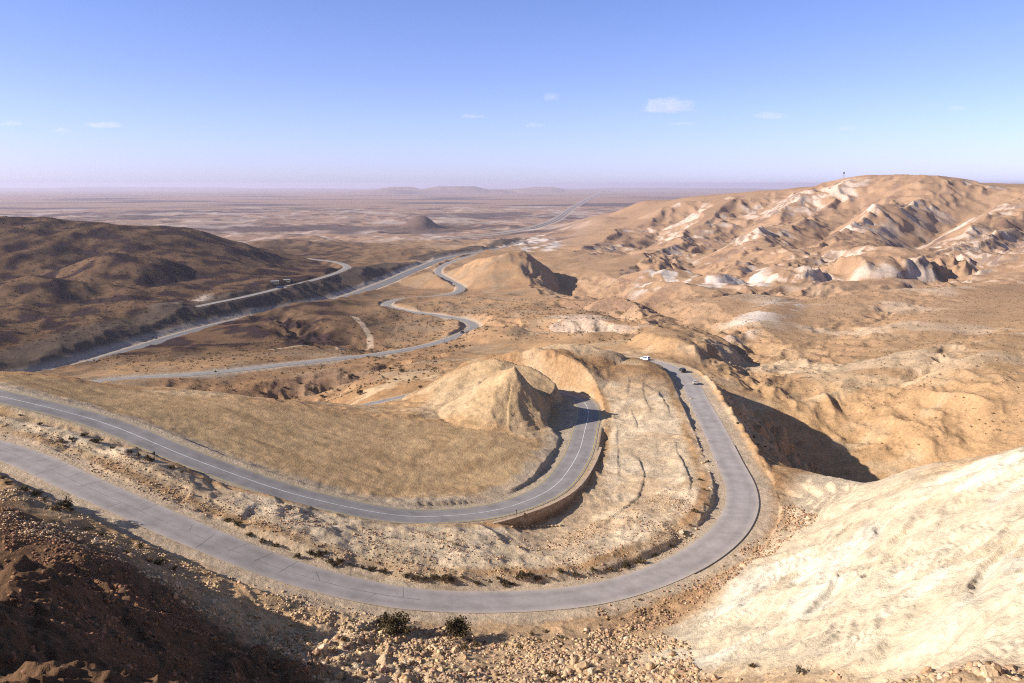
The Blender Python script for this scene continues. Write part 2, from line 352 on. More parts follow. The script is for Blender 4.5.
VALLEYS = [
 ([PD(1065,198,1650), PD(1032,222,1350), PD(1000,250,1080)], 80, 40, .7),
 ([PD(1020,232,1250), PD(990,258,1000), PD(975,275,900)], 50, 18, .8),
 ([PD(935,192,1850), PD(930,208,1650), PD(922,222,1480)], 60, 28, .7),
 ([PD(830,196,2100), PD(800,215,1850), PD(770,238,1550)], 75, 34, .7),
 ([PD(1000,190,1830), PD(960,206,1620), PD(925,226,1440), PD(905,246,1200)], 125, 66, .7),
 ([PD(1010,205,1560), PD(985,228,1350), PD(940,246,1180)], 80, 40, .7),
 ([PD(872,192,1980), PD(850,213,1780), PD(815,236,1560), PD(785,250,1330)], 105, 56, .7),
 ([PD(905,190,1850), PD(900,215,1560), PD(900,236,1330)], 70, 32, .7),
 ([PD(775,203,2250), PD(735,232,1850), PD(705,256,1450), PD(690,276,1100)], 105, 46, .7),
 ([PD(700,212,2500), PD(655,232,2100), PD(620,250,1600)], 95, 36, .7),
 ([PD(690,288,830), PD(760,287,800), PD(830,289,760), PD(900,290,740), PD(960,284,770), PD(1040,270,830)], 75, 15, .9),
 ([PD(760,245,1500), PD(750,268,1150), PD(740,285,900)], 70, 18, .8),
 ([PD(820,232,1500), PD(835,262,1100), PD(826,285,860)], 70, 22, .8),
 ([PD(960,250,1150), PD(955,272,930), PD(948,284,830)], 60, 16, .8),
]
GULLIES = [
 ([PD(480,322,640), PD(530,326,600), PD(590,331,560), PD(640,333,530)], 26, 10, .7),
 ([PD(640,300,760), PD(680,318,620), PD(735,340,480), PD(760,366,390)], 34, 11, .8),
 ([PD(930,300,690), PD(880,320,560), PD(830,345,450), PD(790,372,380)], 50, 4, 1.2),
 ([PD(1015,330,470), PD(960,352,400), PD(905,380,345), PD(875,410,310)], 22, 3.5, .8),
 ([PD(250,318,760), PD(300,332,650), PD(350,340,600), PD(400,352,540)], 30, 7, .8),
 ([PD(170,394,425), PD(230,390,432), PD(290,386,445), PD(350,380,460), PD(415,370,490)], 20, 8, .6),
 ([PD(200,404,398), PD(260,404,402), PD(310,402,405), PD(345,394,415)], 15, 7, .6),
 ([PD(300,330,640), PD(330,338,590), PD(345,346,560), PD(400,344,580)], 16, 5, .7),
 ([PD(556,268,1090), PD(572,270,1010), PD(600,280,900), PD(635,292,800)], 62, 24, .75),
 ([PD(560,300,780), PD(610,310,690), PD(650,322,600)], 24, 8, .8),
]
BITE = {}
def shape(x, y, cell, want_masks=False):
    x = np.asarray(x, float); y = np.asarray(y, float)
    r = np.hypot(x, y); az = np.degrees(np.arctan2(x, y))
    z = natural(x, y, cell) + extras(x, y, cell)
    fm = r > 600
    if fm.any():
        vx = x[fm] + 22 * fbm(x[fm], y[fm], 130, 4, cell[fm], .55, seed=101); vy = y[fm] + 22 * fbm(x[fm], y[fm], 130, 4, cell[fm], .55, seed=103)
        tot = np.zeros(len(vx))
        for ln, w_, d_, p_ in VALLEYS:
            tot = np.minimum(tot, valley(vx, vy, ln, w_, d_, p_))
        bite = np.clip(-tot / 12, 0, 1) * np.clip((tot + 60) / 30, .3, 1)
        rib = fbm(vx, vy, 48, 4, cell[fm], .55, True, 105)
        z[fm] += tot + bite * 6.5 * (rib - .4)
        BITE['b'] = np.zeros(len(x), np.float32); BITE['b'][fm] = bite
        # rounded badland noses along the lower edge
        dm = np.zeros(len(vx))
        for px, d_, h_, a_ in ((770,960,11,34),(800,900,15,40),(830,930,16,44),(852,905,22,50),(882,900,18,32),(906,905,18,32),(928,915,14,30),(950,960,13,36),(690,980,12,40),(720,930,10,30),(655,1000,11,40),(660,1250,16,55),(735,1120,14,46)):
            q = PD(px, 280, d_); dm = np.maximum(dm, hill(vx, vy, q[0], q[1], h_, a_, a_ * 1.25, 0, .62))
        z[fm] += dm * (1 + .12 * rib)
        BITE['b'][fm] = np.maximum(BITE['b'][fm], np.clip(dm / 3, 0, 1) * (dm < 15))
    info = {n_: look(v[0], x, y) for n_, v in ROADS.items()}
    near = 1 - sstep(380, 560, r)
    chalk_s = seg_mask(x, y, R_CHALKSLOPE, 4.0)
    shelf = seg_mask(x, y, R_SHELF, 4.0)
    rav = seg_mask(x, y, R_RAV, 12.0)
    fieldm = seg_mask(x, y, R_FIELD, 6.0)
    mm_ = (r > 330) & (r < 1180)
    if mm_.any():
        vx = x[mm_] + 9 * fbm(x[mm_], y[mm_], 60, 4, cell[mm_], .55, seed=111); vy = y[mm_] + 9 * fbm(x[mm_], y[mm_], 60, 4, cell[mm_], .55, seed=113)
        tot = np.zeros(len(vx))
        for ln, w_, d_, p_ in GULLIES: tot = np.minimum(tot, valley(vx, vy, ln, w_, d_, p_))
        z[mm_] += tot + np.clip(-tot / 4, 0, 1) * 2.5 * (fbm(vx, vy, 20, 4, cell[mm_], .55, True, 115) - .4)
    # texture of the near ground before the roads are graded in
    wx = x + 4 * fbm(x, y, 30, 3, cell, seed=31); wy = y + 4 * fbm(x, y, 30, 3, cell, seed=33)
    rough = near * (1 - .75 * fieldm) * (1 - .4 * chalk_s)
    z = z + rough * (1 - .6 * chalk_s) * (0.9 * fbm(wx, wy, 26, 7, cell, .5, False, 40) + 0.35 * (fbm(wx, wy, 11, 5, cell, .55, True, 41) - .5))
    cu_ = .74 * wx + .67 * wy; cw_ = -.67 * wx + .74 * wy          # along and across the fall of the slope
    z = z + chalk_s * (.55 * fbm(cw_, cu_ * .3, 5, 6, cell, .58, True, 44) - .35 + .7 * fbm(cu_, cw_, 22, 3, cell, .5, False, 45))
    sth = .8; cl = z + .25 * x + 1.5 * fbm(wx, wy, 8, 3, cell, .5, seed=46)
    z = z + chalk_s * .30 * sstep(.2, .5, fbm(wx, wy, 14, 2, seed=48)) * (np.floor(cl / sth) + sstep(.5, .95, cl / sth - np.floor(cl / sth)) - cl / sth)
    z = z + rav * (2.8 * fbm(wx, wy * .35, 26, 5, cell, .5, True, 47) - 2.2)
    z = z + fieldm * .22 * fbm(wx * .35 + wy * .1, wy * 1.6, 5, 4, cell, .5, False, 49)
    led = 1.1
    zs = np.floor(z / led) * led + led * sstep(.55, .95, z / led - np.floor(z / led))
    z = z + (zs - z) * np.maximum(shelf * .85, 0.35 * rough * sstep(0.0, .5, fbm(x, y, 60, 2, seed=51)))
    lz = sstep(6, -10, x + .18 * (y - 60)) * sstep(125, 100, r)
    z = z + lz * (.9 * fbm(wx, wy, 7, 5, cell, .6, True, 171) - .5)
    # grading for the roads
    for n_ in ("far", "hw", "side", "low", "new", "old"):
        if n_ not in ROADS: continue
        _, fl, fr, cut, fill = ROADS[n_]
        d, sg, zr, k = info[n_]
        if n_ == "new":
            cz = sstep(CONE_K[0] - 12, CONE_K[0] + 25, k) * sstep(CONE_K[1] + 15, CONE_K[1] - 15, k)
            fl = fl + 6.5 * cz; cut = cut + 1.3 * cz
        hw = np.where(sg > 0, fl, fr)
        e = np.clip(d - hw, 0, None)
        jag = 1 + (.13 if n_ == 'new' else .25) * fbm(x, y, 7 if n_ in ("new", "old") else 30, 4, cell, .55, True, 60)
        cutv = cut; fillv = fill
        if n_ == "new":   # built-up wall on the outside of the bend
            wl = (k > WALL_K[0]) & (k < WALL_K[1]) & (sg < 0); fillv = np.where(wl, 4.0, fill); hw = np.where(wl, 5.6, hw); e = np.clip(d - hw, 0, None)
        top = zr + cutv * jag * e; bot = zr - fillv * jag * e
        ok = d < 900
        z = np.where(ok, np.clip(z, np.minimum(bot, top), top), z)
    d, sg, zr, k = info["old"]
    bm_ = (sg < 0) * sstep(BERM_K[0] - 20, BERM_K[0] + 10, k) * sstep(BERM_K[1] + 20, BERM_K[1] - 30, k)
    z = z + bm_ * 1.5 * np.exp(-((d - 9.0) / 1.1) ** 2) * (1 + .6 * fbm(x, y, 6, 3, cell, seed=66))
    do, so, _, ko = info["old"]; dn, sn, _, kn_ = info["new"]
    btw = (so > 0) * (do < 46) * sstep(8.5, 11, do) * sstep(6.5, 9, dn) * np.where(dn < 49, sn < 0, do < 30) * sstep(300, 275, y)
    wob = 1.3 * fbm(x, y, 38, 4, cell, .45, seed=62) + .12 * fbm(x, y, 3.0, 3, cell, .6, True, seed=63)
    for st, hh, sd in ((12.0, .4, 140), (17.5, .28, 142), (23.0, .34, 144), (29.0, .22, 146)):
        on = sstep(-.25, .15, fbm(x, y, 45, 2, cell, seed=sd)) * hh
        q = do - st - wob; z = z + btw * on * (sstep(-.25, .25, q) - sstep(.3, 4.5, q))
    # shaved edges keep a little roughness
    nd = np.minimum(np.minimum(info["old"][0] - 3.4, info["new"][0] - 3.6), info["low"][0] - 4)
    z = z + near * sstep(.4, 3.0, nd) * (.16 * fbm(x, y, 2.2, 3, cell, .6, False, 71) + .10 * fbm(x, y, 1.0, 2, cell, .6, True, 73))
    if want_masks:
        return z, dict(btw=btw, r=r, az=az, info=info, bite=BITE.get('b'), near=near, chalk_s=chalk_s, shelf=shelf, rav=rav, field=fieldm)
    return z
def ground_z(x, y):
    x = np.atleast_1d(np.asarray(x, float)); y = np.atleast_1d(np.asarray(y, float))
    return shape(x, y, np.full(x.shape, .35))

fh = np.array(far_highway); fh[:, 2] = np.convolve(np.pad(shape(fh[:, 0], fh[:, 1], np.full(len(fh), 60.0)), 20, mode="edge"), np.ones(41) / 41, "valid") + 3.0
ROADS["far"] = (field_of(fh, 12.0, 260), 34.0, 34.0, 0.25, 0.12)
# ------------------------------------------------------------------ terrain mesh: rings round the viewpoint, finer near
rs = [5.0]
while rs[-1] < 95000:
    q = rs[-1]
    k = .012 if q < 40 else .0028 if q < 470 else .0036 if q < 2600 else .006 if q < 6500 else .016
    rs.append(q * (1 + k / Q))
rs = np.array(rs)
a_in = np.arange(-37.5, 37.5, .062 / Q)
au = np.radians(np.concatenate([np.arange(-66, -37.5, .4 / Q), a_in, np.arange(37.5, 66.1, .4 / Q)]))
NR, NA = len(rs), len(au)
RR, AA = np.meshgrid(rs, au, indexing="ij")
X = (CTR[0] + RR * np.sin(AA)).ravel(); Y = (CTR[1] + RR * np.cos(AA)).ravel()
CELL = np.maximum(RR.ravel() * .0011, np.gradient(rs)[:, None].repeat(NA, 1).ravel() * .8) / 1.0
Z, mk = shape(X, Y, CELL, True)
print("terrain", NR, NA, NR * NA)

# ground colours (albedo): earth tones, with shade painted in on some slopes
def lerp(a, b, t): return a + (np.asarray(b) - a) * t[:, None]
c = np.empty((len(X), 3), np.float32)
gz = Z.reshape(NR, NA)
dzr = np.gradient(gz, axis=0) / np.gradient(rs)[:, None]
dza = np.gradient(gz, axis=1) / (rs[:, None] * np.gradient(au)[None])
SL = np.hypot(dzr, dza).ravel()
r, az, info = mk["r"], mk["az"], mk["info"]
n1 = fbm(X, Y, 180, 5, CELL, .55, seed=80); n2 = fbm(X, Y, 35, 5, CELL, .55, seed=82); n3 = fbm(X, Y, 900, 4, CELL, .55, seed=84); n4 = fbm(X, Y, 7, 4, CELL, .6, seed=86)
c[:] = (0.43, 0.265, 0.138)
c = lerp(c, (0.35, 0.205, 0.105), sstep(-.1, .5, n1))
c = lerp(c, (0.47, 0.32, 0.185), sstep(.05, .6, n2))
# desert pavement at the left and in the middle
dark_l = sstep(-2, -14, az) * sstep(480, 620, r) * (1 - sstep(1700, 2600, r))
c = lerp(c, (0.050, 0.031, 0.022), dark_l * (.72 + .28 * sstep(-.2, .3, n2)))
midd = sstep(360, 480, r) * sstep(7, -3, az) * (1 - sstep(1500, 2500, r)) * (1 - dark_l)
c = lerp(c, (0.27, 0.18, 0.105), midd * .6 * sstep(-.35, .25, n2))
plain_m = sstep(1700, 2600, r)
rightm = sstep(560, 900, r) * sstep(3, 8, az) * (1 - sstep(4000, 6000, r))
pl = plain_m * (1 - rightm)
st = fbm(X * .6, Y, 900, 6, CELL, .65, seed=90)
c = lerp(c, (0.31, 0.205, 0.14), pl * .85)
c = lerp(c, (0.52, 0.42, 0.34), pl * .6 * sstep(.38, .6, fbm(X, Y, 130, 4, CELL * .5, .65, seed=161)))
c = lerp(c, (0.11, 0.08, 0.066), pl * .7 * sstep(.25, .5, fbm(X, Y, 220, 5, CELL * .5, .65, seed=163)))
bt = sstep(260, 150, np.hypot(X - PD(418, 217, 3200)[0], Y - 3200)); 
c = lerp(c, (0.12, 0.085, 0.072), pl * sstep(.05, .5, st))
c = lerp(c, (0.16, 0.105, 0.075), bt * .85)
c = lerp(c, (0.44, 0.35, 0.28), pl * (1 - bt) * .8 * sstep(.2, .6, fbm(X * .7, Y, 420, 6, CELL, .65, seed=92)))
# right mountain: tan with chalk showing where gullies bite
mt = sstep(520, 760, r) * sstep(1.5, 6, az) * (1 - sstep(3300, 5000, r))
c = lerp(c, (0.36, 0.228, 0.132), mt * .75)
chn = fbm(X, Y, 260, 4, CELL, .55, seed=95)
chalk_m = mt * (.15 + .85 * mk['bite']) * sstep(.36, .56, SL + .22 * n2) * sstep(-.05, .2, chn + .5 * fbm(X, Y, 60, 4, CELL, .6, seed=96) - .08)
c = lerp(c, (0.60, 0.49, 0.38), chalk_m * .75)
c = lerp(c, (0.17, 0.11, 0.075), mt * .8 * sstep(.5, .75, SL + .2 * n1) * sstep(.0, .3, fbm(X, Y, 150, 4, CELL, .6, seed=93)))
ocr = sstep(330, 430, r) * (1 - sstep(760, 950, r)) * sstep(9, 14, az)
c = lerp(c, (0.385, 0.245, 0.135), ocr * (.62 + .2 * sstep(-.3, .3, n1)))
c = lerp(c, (0.53, 0.40, 0.27), ocr * .6 * sstep(.15, .5, fbm(X * .8 + Y * .5, (Y - X) * .3, 60, 4, CELL, .55, seed=151)))
wash = seg_mask(X, Y, [P(130,384,-110), P(250,400,-116), P(345,404,-108), P(440,372,-96), P(430,356,-108), P(300,368,-110)], 12.0)
c = lerp(c, (0.23, 0.135, 0.08), wash * (.35 + .6 * sstep(.1, .5, SL)) * sstep(-.5, .2, n2))
for poly, a_, sd_ in (([PD(632,265,1330), PD(640,246,1400), PD(668,240,1430), PD(672,262,1340)], .9, 201), ([PD(636,292,880), PD(640,276,980), PD(700,262,1080), PD(765,272,980), PD(768,291,850)], .85, 203),
                      ([PD(730,338,500), PD(742,312,600), PD(795,298,690), PD(802,306,640), PD(760,326,540)], .9, 205), ([PD(515,332,600), PD(525,314,650), PD(600,318,620), PD(652,330,560), PD(600,335,545)], .38, 207),
                      ([PD(498,252,1850), PD(510,238,2300), PD(545,236,2500), PD(566,250,1900), PD(540,258,1600)], .9, 209), ([PD(160,310,760), PD(205,292,860), PD(215,305,790), PD(190,312,740)], .7, 211), ([PD(405,238,2500), PD(440,231,2900), PD(450,240,2450)], .7, 213),
                      ([PD(845,226,1480), PD(868,212,1650), PD(880,205,1750), PD(876,216,1600)], .9, 215), ([PD(985,205,1620), PD(960,212,1560), PD(915,232,1420), PD(960,228,1450), PD(1000,212,1560)], .7, 217)):
    pm = seg_mask(X, Y, poly, 14.0)
    c = lerp(c, (0.66, 0.57, 0.47), pm * a_ * sstep(-.12, .12, fbm(X, Y, 38, 5, CELL * .6, .62, seed=sd_) + .25 * (SL - .25)))
c = lerp(c, (0.40, 0.32, 0.25), info['far'][0].clip(0, 999) * 0 + sstep(46, 30, info['far'][0]) * .8) if 'far' in info else c
# near ground
nearm = mk["near"]
c = lerp(c, (0.50, 0.365, 0.235), nearm * sstep(140, 100, r) * .5 + nearm * .35 * sstep(.0, .5, n2))
c = lerp(c, (0.42, 0.282, 0.155), mk["field"] * (.75 + .25 * sstep(-.3, .3, n2)))
c = lerp(c, (0.335, 0.215, 0.115), mk["field"] * .75 * sstep(.0, .45, fbm(info['new'][0] * 1.0 + .15 * X, info['new'][3] * .05 + .08 * Y, 5, 5, CELL, .65, seed=97) + .3 * n2))
c = lerp(c, (0.66, 0.55, 0.395), mk["chalk_s"] * (.8 + .2 * sstep(-.3, .3, n2)))
c = lerp(c, (0.50, 0.39, 0.25), mk["chalk_s"] * .38 * sstep(.15, .6, fbm(X, Y, 9, 5, CELL, .6, seed=98)))
c = lerp(c, (0.76, 0.69, 0.57), mk['chalk_s'] * .5 * sstep(.2, .5, fbm((X * .74 + Y * .67) * .4, Y * .74 - X * .67, 13, 4, CELL, .55, seed=94)))
c = lerp(c, (0.60, 0.48, 0.335), np.maximum(mk['shelf'], seg_mask(X, Y, [P(740,575,-69), P(800,520,-70), P(850,470,-72), P(915,468,-73), P(960,455,-60), P(900,500,-55), P(800,560,-63)], 5.0)) * .9)
left_shade = seg_mask(X, Y, [P(0,492,-51), P(90,540,-54), P(200,610,-58), P(300,660,-58), P(345,690,-56.5), (-6,60,-50), (0,30,-20), (0,2,-2), (-40,-5,-2), (-140,60,-10), (-140,110,-30)], 5.0)
c = lerp(c, (0.125, 0.07, 0.042), left_shade * .95)  # dark reddish earth, darkened further to deepen the slope's shade
c = lerp(c, (0.53, 0.405, 0.275), mk['btw'] * (.65 + .3 * sstep(-.3, .3, n2)))
c = lerp(c, (0.60, 0.47, 0.33), mk['btw'] * .7 * sstep(.0, .4, fbm(X, Y, 18, 5, CELL, .6, seed=148)))
apr = sstep(12, 8, info['new'][0] + 2 * n4) * (info['new'][1] > 0) * mk['near']
c = lerp(c, (0.40, 0.335, 0.265), apr * .6)
cone_m = sstep(60, 40, np.hypot(X + 1, Y - 250)) * sstep(.5, 3, extras(X, Y, CELL))
c = lerp(c, (0.45, 0.325, 0.195), cone_m * .6)
# graded shoulders
for n_, w, col in (("old", 8.5, (0.50, 0.385, 0.275)), ("new", 6.0, (0.47, 0.37, 0.26)), ("low", 9, (0.44, 0.36, 0.27)), ("side", 7.5, (0.5, .42, .32)), ("trk", 3.0, (.48, .36, .24))):
    d = info[n_][0]; c = lerp(c, col, .85 * sstep(w, w * .65, d + 1.0 * n4))
d, sg, zr, k = info["hw"]
c = lerp(c, (0.105, 0.078, 0.056), sstep(75, 55, d) * (sg > 0) * (Z > zr - 1) * sstep(9, 14, d))  # shade of the cut face left of the highway, painted in as dark brown
c = lerp(c, (0.42, 0.34, 0.26), sstep(24, 16, d))
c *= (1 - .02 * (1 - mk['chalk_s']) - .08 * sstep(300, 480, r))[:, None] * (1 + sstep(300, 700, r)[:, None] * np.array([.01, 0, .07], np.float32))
c *= (1 + .16 * n4 + .08 * fbm(X, Y, 2.0, 3, CELL, .6, seed=99))[:, None]
c = np.clip(c, .03, .85)

# ------------------------------------------------------------------ materials
def mat(name, rough=.95, spec=.1):
    m = bpy.data.materials.new(name); m.use_nodes = True; nt = m.node_tree; b = nt.nodes["Principled BSDF"]
    b.inputs["Roughness"].default_value = rough; b.inputs["Specular IOR Level"].default_value = spec
    return m, nt, b
def noise_node(nt, scale, detail=4, rough=.6, coord=None):
    nn = nt.nodes.new("ShaderNodeTexNoise"); nn.inputs["Scale"].default_value = scale; nn.inputs["Detail"].default_value = detail; nn.inputs["Roughness"].default_value = rough
    if coord is not None: nt.links.new(coord, nn.inputs["Vector"])
    return nn
def ramp(nt, src, stops):
    rp = nt.nodes.new("ShaderNodeValToRGB"); nt.links.new(src, rp.inputs["Fac"])
    e = rp.color_ramp.elements
    for i, (p, v) in enumerate(stops):
        el = e[i] if i < 2 else e.new(p)
        el.position = p; el.color = (v, v, v, 1) if not hasattr(v, "__len__") else (*v, 1)
    return rp
def mix(nt, a, b, fac, mode="MULTIPLY"):
    mx = nt.nodes.new("ShaderNodeMix"); mx.data_type = "RGBA"; mx.blend_type = mode
    for key, val in (("A", a), ("B", b)):
        i = [s for s in mx.inputs if s.name == key and s.type == "RGBA"][0]
        if isinstance(val, bpy.types.NodeSocket): nt.links.new(val, i)
        else: i.default_value = (*val, 1)
    f = mx.inputs[0]
    if isinstance(fac, bpy.types.NodeSocket): nt.links.new(fac, f)
    else: f.default_value = fac
    return [s for s in mx.outputs if s.type == "RGBA"][0]
def pos(nt): return nt.nodes.new("ShaderNodeNewGeometry").outputs["Position"]
def plain(name, col, rough=.7, spec=.3, var=.15, scale=3.0, metallic=0.0):
    m, nt, b = mat(name, rough, spec)
    tc = nt.nodes.new("ShaderNodeTexCoord").outputs["Object"]
    nn = noise_node(nt, scale, 4, .6, tc)
    rp = ramp(nt, nn.outputs["Fac"], [(.3, 1 - var), (.7, 1 + var)])
    nt.links.new(mix(nt, col, rp.outputs["Color"], 1.0), b.inputs["Base Color"]); b.inputs["Metallic"].default_value = metallic
    return m

MAT = {}
m, nt, b = mat("desert_earth", 1.0, .0)
at = nt.nodes.new("ShaderNodeAttribute"); at.attribute_name = "earth"
g = pos(nt)
a1 = noise_node(nt, .9, 5, .7, g); r1 = ramp(nt, a1.outputs["Fac"], [(.3, .62), (.7, 1.28)])
a2 = noise_node(nt, .11, 6, .65, g); r2 = ramp(nt, a2.outputs["Fac"], [(.3, .88), (.7, 1.10)])
vo = nt.nodes.new("ShaderNodeTexVoronoi"); vo.inputs["Scale"].default_value = .16; nt.links.new(g, vo.inputs["Vector"])
r3 = ramp(nt, vo.outputs["Distance"], [(.10, .55), (.2, 1.0)])
def times(v_):
    q_ = nt.nodes.new("ShaderNodeMath"); q_.operation = "MULTIPLY"; nt.links.new(at.outputs["Alpha"], q_.inputs[0]); q_.inputs[1].default_value = v_; return q_.outputs[0]
cc = mix(nt, at.outputs["Color"], r1.outputs["Color"], times(.8))
cc = mix(nt, cc, r2.outputs["Color"], .8)
cc = mix(nt, cc, r3.outputs["Color"], times(.55))
nt.links.new(cc, b.inputs["Base Color"])
bp = nt.nodes.new("ShaderNodeBump"); bp.inputs["Strength"].default_value = .8; bp.inputs["Distance"].default_value = .45
a3 = noise_node(nt, 1.6, 6, .75, g); nt.links.new(a3.outputs["Fac"], bp.inputs["Height"])
bp2 = nt.nodes.new("ShaderNodeBump"); bp2.inputs["Strength"].default_value = .3; bp2.inputs["Distance"].default_value = .8
a4 = noise_node(nt, .12, 6, .7, g); nt.links.new(a4.outputs["Fac"], bp2.inputs["Height"]); nt.links.new(bp.outputs["Normal"], bp2.inputs["Normal"])
nt.links.new(bp2.outputs["Normal"], b.inputs["Normal"])
MAT["earth"] = m

# ------------------------------------------------------------------ build the ground (one sheet)
def np_mesh(name, V, Fq, mats, smooth=True):
    me = bpy.data.meshes.new(name); V = np.asarray(V, np.float32); Fq = np.asarray(Fq, np.int32)
    me.vertices.add(len(V)); me.vertices.foreach_set("co", V.ravel())
    k = Fq.shape[1]
    me.loops.add(Fq.size); me.loops.foreach_set("vertex_index", Fq.ravel())
    me.polygons.add(len(Fq)); me.polygons.foreach_set("loop_start", np.arange(0, Fq.size, k, dtype=np.int32)); me.polygons.foreach_set("loop_total", np.full(len(Fq), k, np.int32))
    for q in mats: me.materials.append(q)
    me.update(calc_edges=True)
    if smooth: me.polygons.foreach_set("use_smooth", np.ones(len(Fq), bool))
    return me
def link(name, me, parent=None, **props):
    o = bpy.data.objects.new(name, me); COL.objects.link(o)
    if parent is not None: o.parent = parent
    for k_, v_ in props.items(): o[k_] = v_
    return o
idx = np.arange(NR * NA).reshape(NR, NA)
quads = np.stack([idx[:-1, :-1], idx[:-1, 1:], idx[1:, 1:], idx[1:, :-1]], -1).reshape(-1, 4)[:, ::-1]
ex = extras(X, Y, CELL)
lab = np.zeros(len(X), np.int8)
lab[plain_m > .5] = 1
lab[(rightm > .45)] = 2
lab[(dark_l > .5) & (az < -3) & (Z > -118) & (r > 640)] = 3
lab[(np.hypot(X, Y - 280) < 80) & (ex > 1.2)] = 4
lab[(np.abs(X - PD(521, 252, 1090)[0]) < 170) & (np.abs(Y - 1090) < 130) & (ex > 4)] = 5
lab[(np.hypot(X - PD(418, 217, 3200)[0], Y - 3200) < 230) & (ex > 4)] = 6
lab[mk["chalk_s"] > .5] = 7
lab[(r > 12000) & (ex > 12)] = 8
NAMES = [("ground", "tan desert ground of stony bare earth around the roads"), ("plain", "hazy desert plain stretching to the horizon"), ("mountain", "tan mountain side with pale chalk gullies under the right skyline"),
 ("ridge", "dark brown ridge of desert pavement at the left"), ("rocky_hill", "sandy cone shaped hill cut away beside the inner road bend"), ("hill", "round brown hill beside the valley roads with a steep shaded side"),
 ("conical_hill", "small lone conical hill standing on the plain"), ("chalk_slope", "bright cream chalk slope in the near right corner"), ("mesa", "low hazy flat topped mesas on the horizon")]
q0 = lab[quads[:, 0]]
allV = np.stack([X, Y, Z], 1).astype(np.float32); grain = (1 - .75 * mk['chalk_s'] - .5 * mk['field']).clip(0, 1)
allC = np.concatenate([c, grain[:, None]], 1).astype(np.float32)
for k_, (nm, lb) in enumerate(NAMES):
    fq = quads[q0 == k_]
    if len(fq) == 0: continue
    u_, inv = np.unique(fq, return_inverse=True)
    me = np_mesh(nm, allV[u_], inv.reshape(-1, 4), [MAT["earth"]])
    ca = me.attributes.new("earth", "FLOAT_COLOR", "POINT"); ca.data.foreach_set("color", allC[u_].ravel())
    link(nm, me, kind="structure", label=lb)

# ------------------------------------------------------------------ road surfaces
def strip(c, offs, dz=.06, closed=None):
    t = tang(c); nrm = np.stack([-t[:, 1], t[:, 0]], 1)
    V = np.concatenate([np.concatenate([c[:, :2] + nrm * o_, c[:, 2:3] + dz], 1) for o_ in offs])
    m_ = len(c); Fq = []
    for k in range(len(offs) - 1):
        i = np.arange(m_ - 1) + k * m_
        Fq.append(np.stack([i, i + 1, i + 1 + m_, i + m_], 1))
    Fq = np.concatenate(Fq)[:, ::-1] if offs[0] > offs[-1] else np.concatenate(Fq)
    U = np.concatenate([np.stack([np.arange(m_), np.full(m_, o_)], 1) for o_ in offs])
    return V, Fq[:, ::-1] if False else Fq
def asphalt(name, col, dust, width, slabs=False):
    m, nt, b = mat(name, .95, .06)
    g = pos(nt); at = nt.nodes.new("ShaderNodeAttribute"); at.attribute_name = "across"
    sep = nt.nodes.new("ShaderNodeSeparateColor"); nt.links.new(at.outputs["Color"], sep.inputs[0])
    n1 = noise_node(nt, .25, 5, .65, g); r1 = ramp(nt, n1.outputs["Fac"], [(.3, .80), (.7, 1.16)])
    n2 = noise_node(nt, 6, 4, .7, g); r2 = ramp(nt, n2.outputs["Fac"], [(.3, .85), (.7, 1.15)])
    wheel = ramp(nt, sep.outputs[0], [(0, 1.12), (.12, 1.05), (.24, .93), (.36, 1.02), (.5, 1.07), (.64, 1.01), (.76, .92), (.9, 1.06), (1, 1.12)])
    cc = mix(nt, col, r1.outputs["Color"], 1); cc = mix(nt, cc, r2.outputs["Color"], .7); cc = mix(nt, cc, wheel.outputs["Color"], 1)
    nd = noise_node(nt, .4, 5, .7, g)
    edge = ramp(nt, sep.outputs[1], [(.0, 0), (.75, .05), (1.0, .9)])
    ma = nt.nodes.new("ShaderNodeMath"); ma.operation = "MULTIPLY"; nt.links.new(edge.outputs["Color"], ma.inputs[0]); nt.links.new(nd.outputs["Fac"], ma.inputs[1])
    cc = mix(nt, cc, dust, ma.outputs[0], "MIX")
    nt.links.new(cc, b.inputs["Base Color"])
    return m
def road(name, c, half, m, dz, **props):
    offs = np.linspace(half, -half, 9)
    jit = None
    V, Fq = strip(c, offs, dz)
    me = np_mesh(name, V, Fq, [m])
    f = np.repeat(np.linspace(0, 1, 9), len(c))
    ca = me.attributes.new("across", "FLOAT_COLOR", "POINT"); ca.data.foreach_set("color", np.stack([f, np.abs(f * 2 - 1), f * 0, f * 0 + 1], 1).astype(np.float32).ravel())
    return link(name, me, kind="structure", **props)
ASP1 = asphalt("old_pavement", (.31, .272, .258), (.48, .37, .27), 7)
ASP2 = asphalt("asphalt", (.245, .218, .210), (.42, .33, .24), 8)
ASP3 = asphalt("grey_pavement", (.25, .23, .22), (.44, .36, .27), 8)
ASP4 = asphalt("highway_asphalt", (.17, .16, .16), (.3, .27, .24), 24)
road("old_road", old_road, 3.6, ASP1, .07, label="pale concrete road sweeping round the near hairpin bend")
road("new_road", new_road, 4.0, ASP2, .07, label="grey asphalt road with white centre line curving round the field")
road("lower_road", low_road, 3.8, ASP3, .15, label="pale winding road crossing the valley floor")
road("highway", highway, 8.0, ASP4, .3, label="wide grey highway running down the valley")
kf = near_k(fh, PD(527, 200, 3150))
for off_, h_ in ((-10, 4.5), (10, 4.5)):
    t_ = tang(fh); q_ = fh.copy(); q_[:, :2] += np.stack([-t_[:, 1], t_[:, 0]], 1) * off_
    road("far_highway", q_[kf:], h_, ASP4, .8, label="grey carriageway of the distant straight highway across the plain")
road("far_highway", fh[:kf + 3], 6.0, ASP3, .8, label="grey road curving away below the distant highway")
road("side_road", side_road, 4.0, ASP3, .3, label="pale track on the embankment at the foot of the dark ridge")

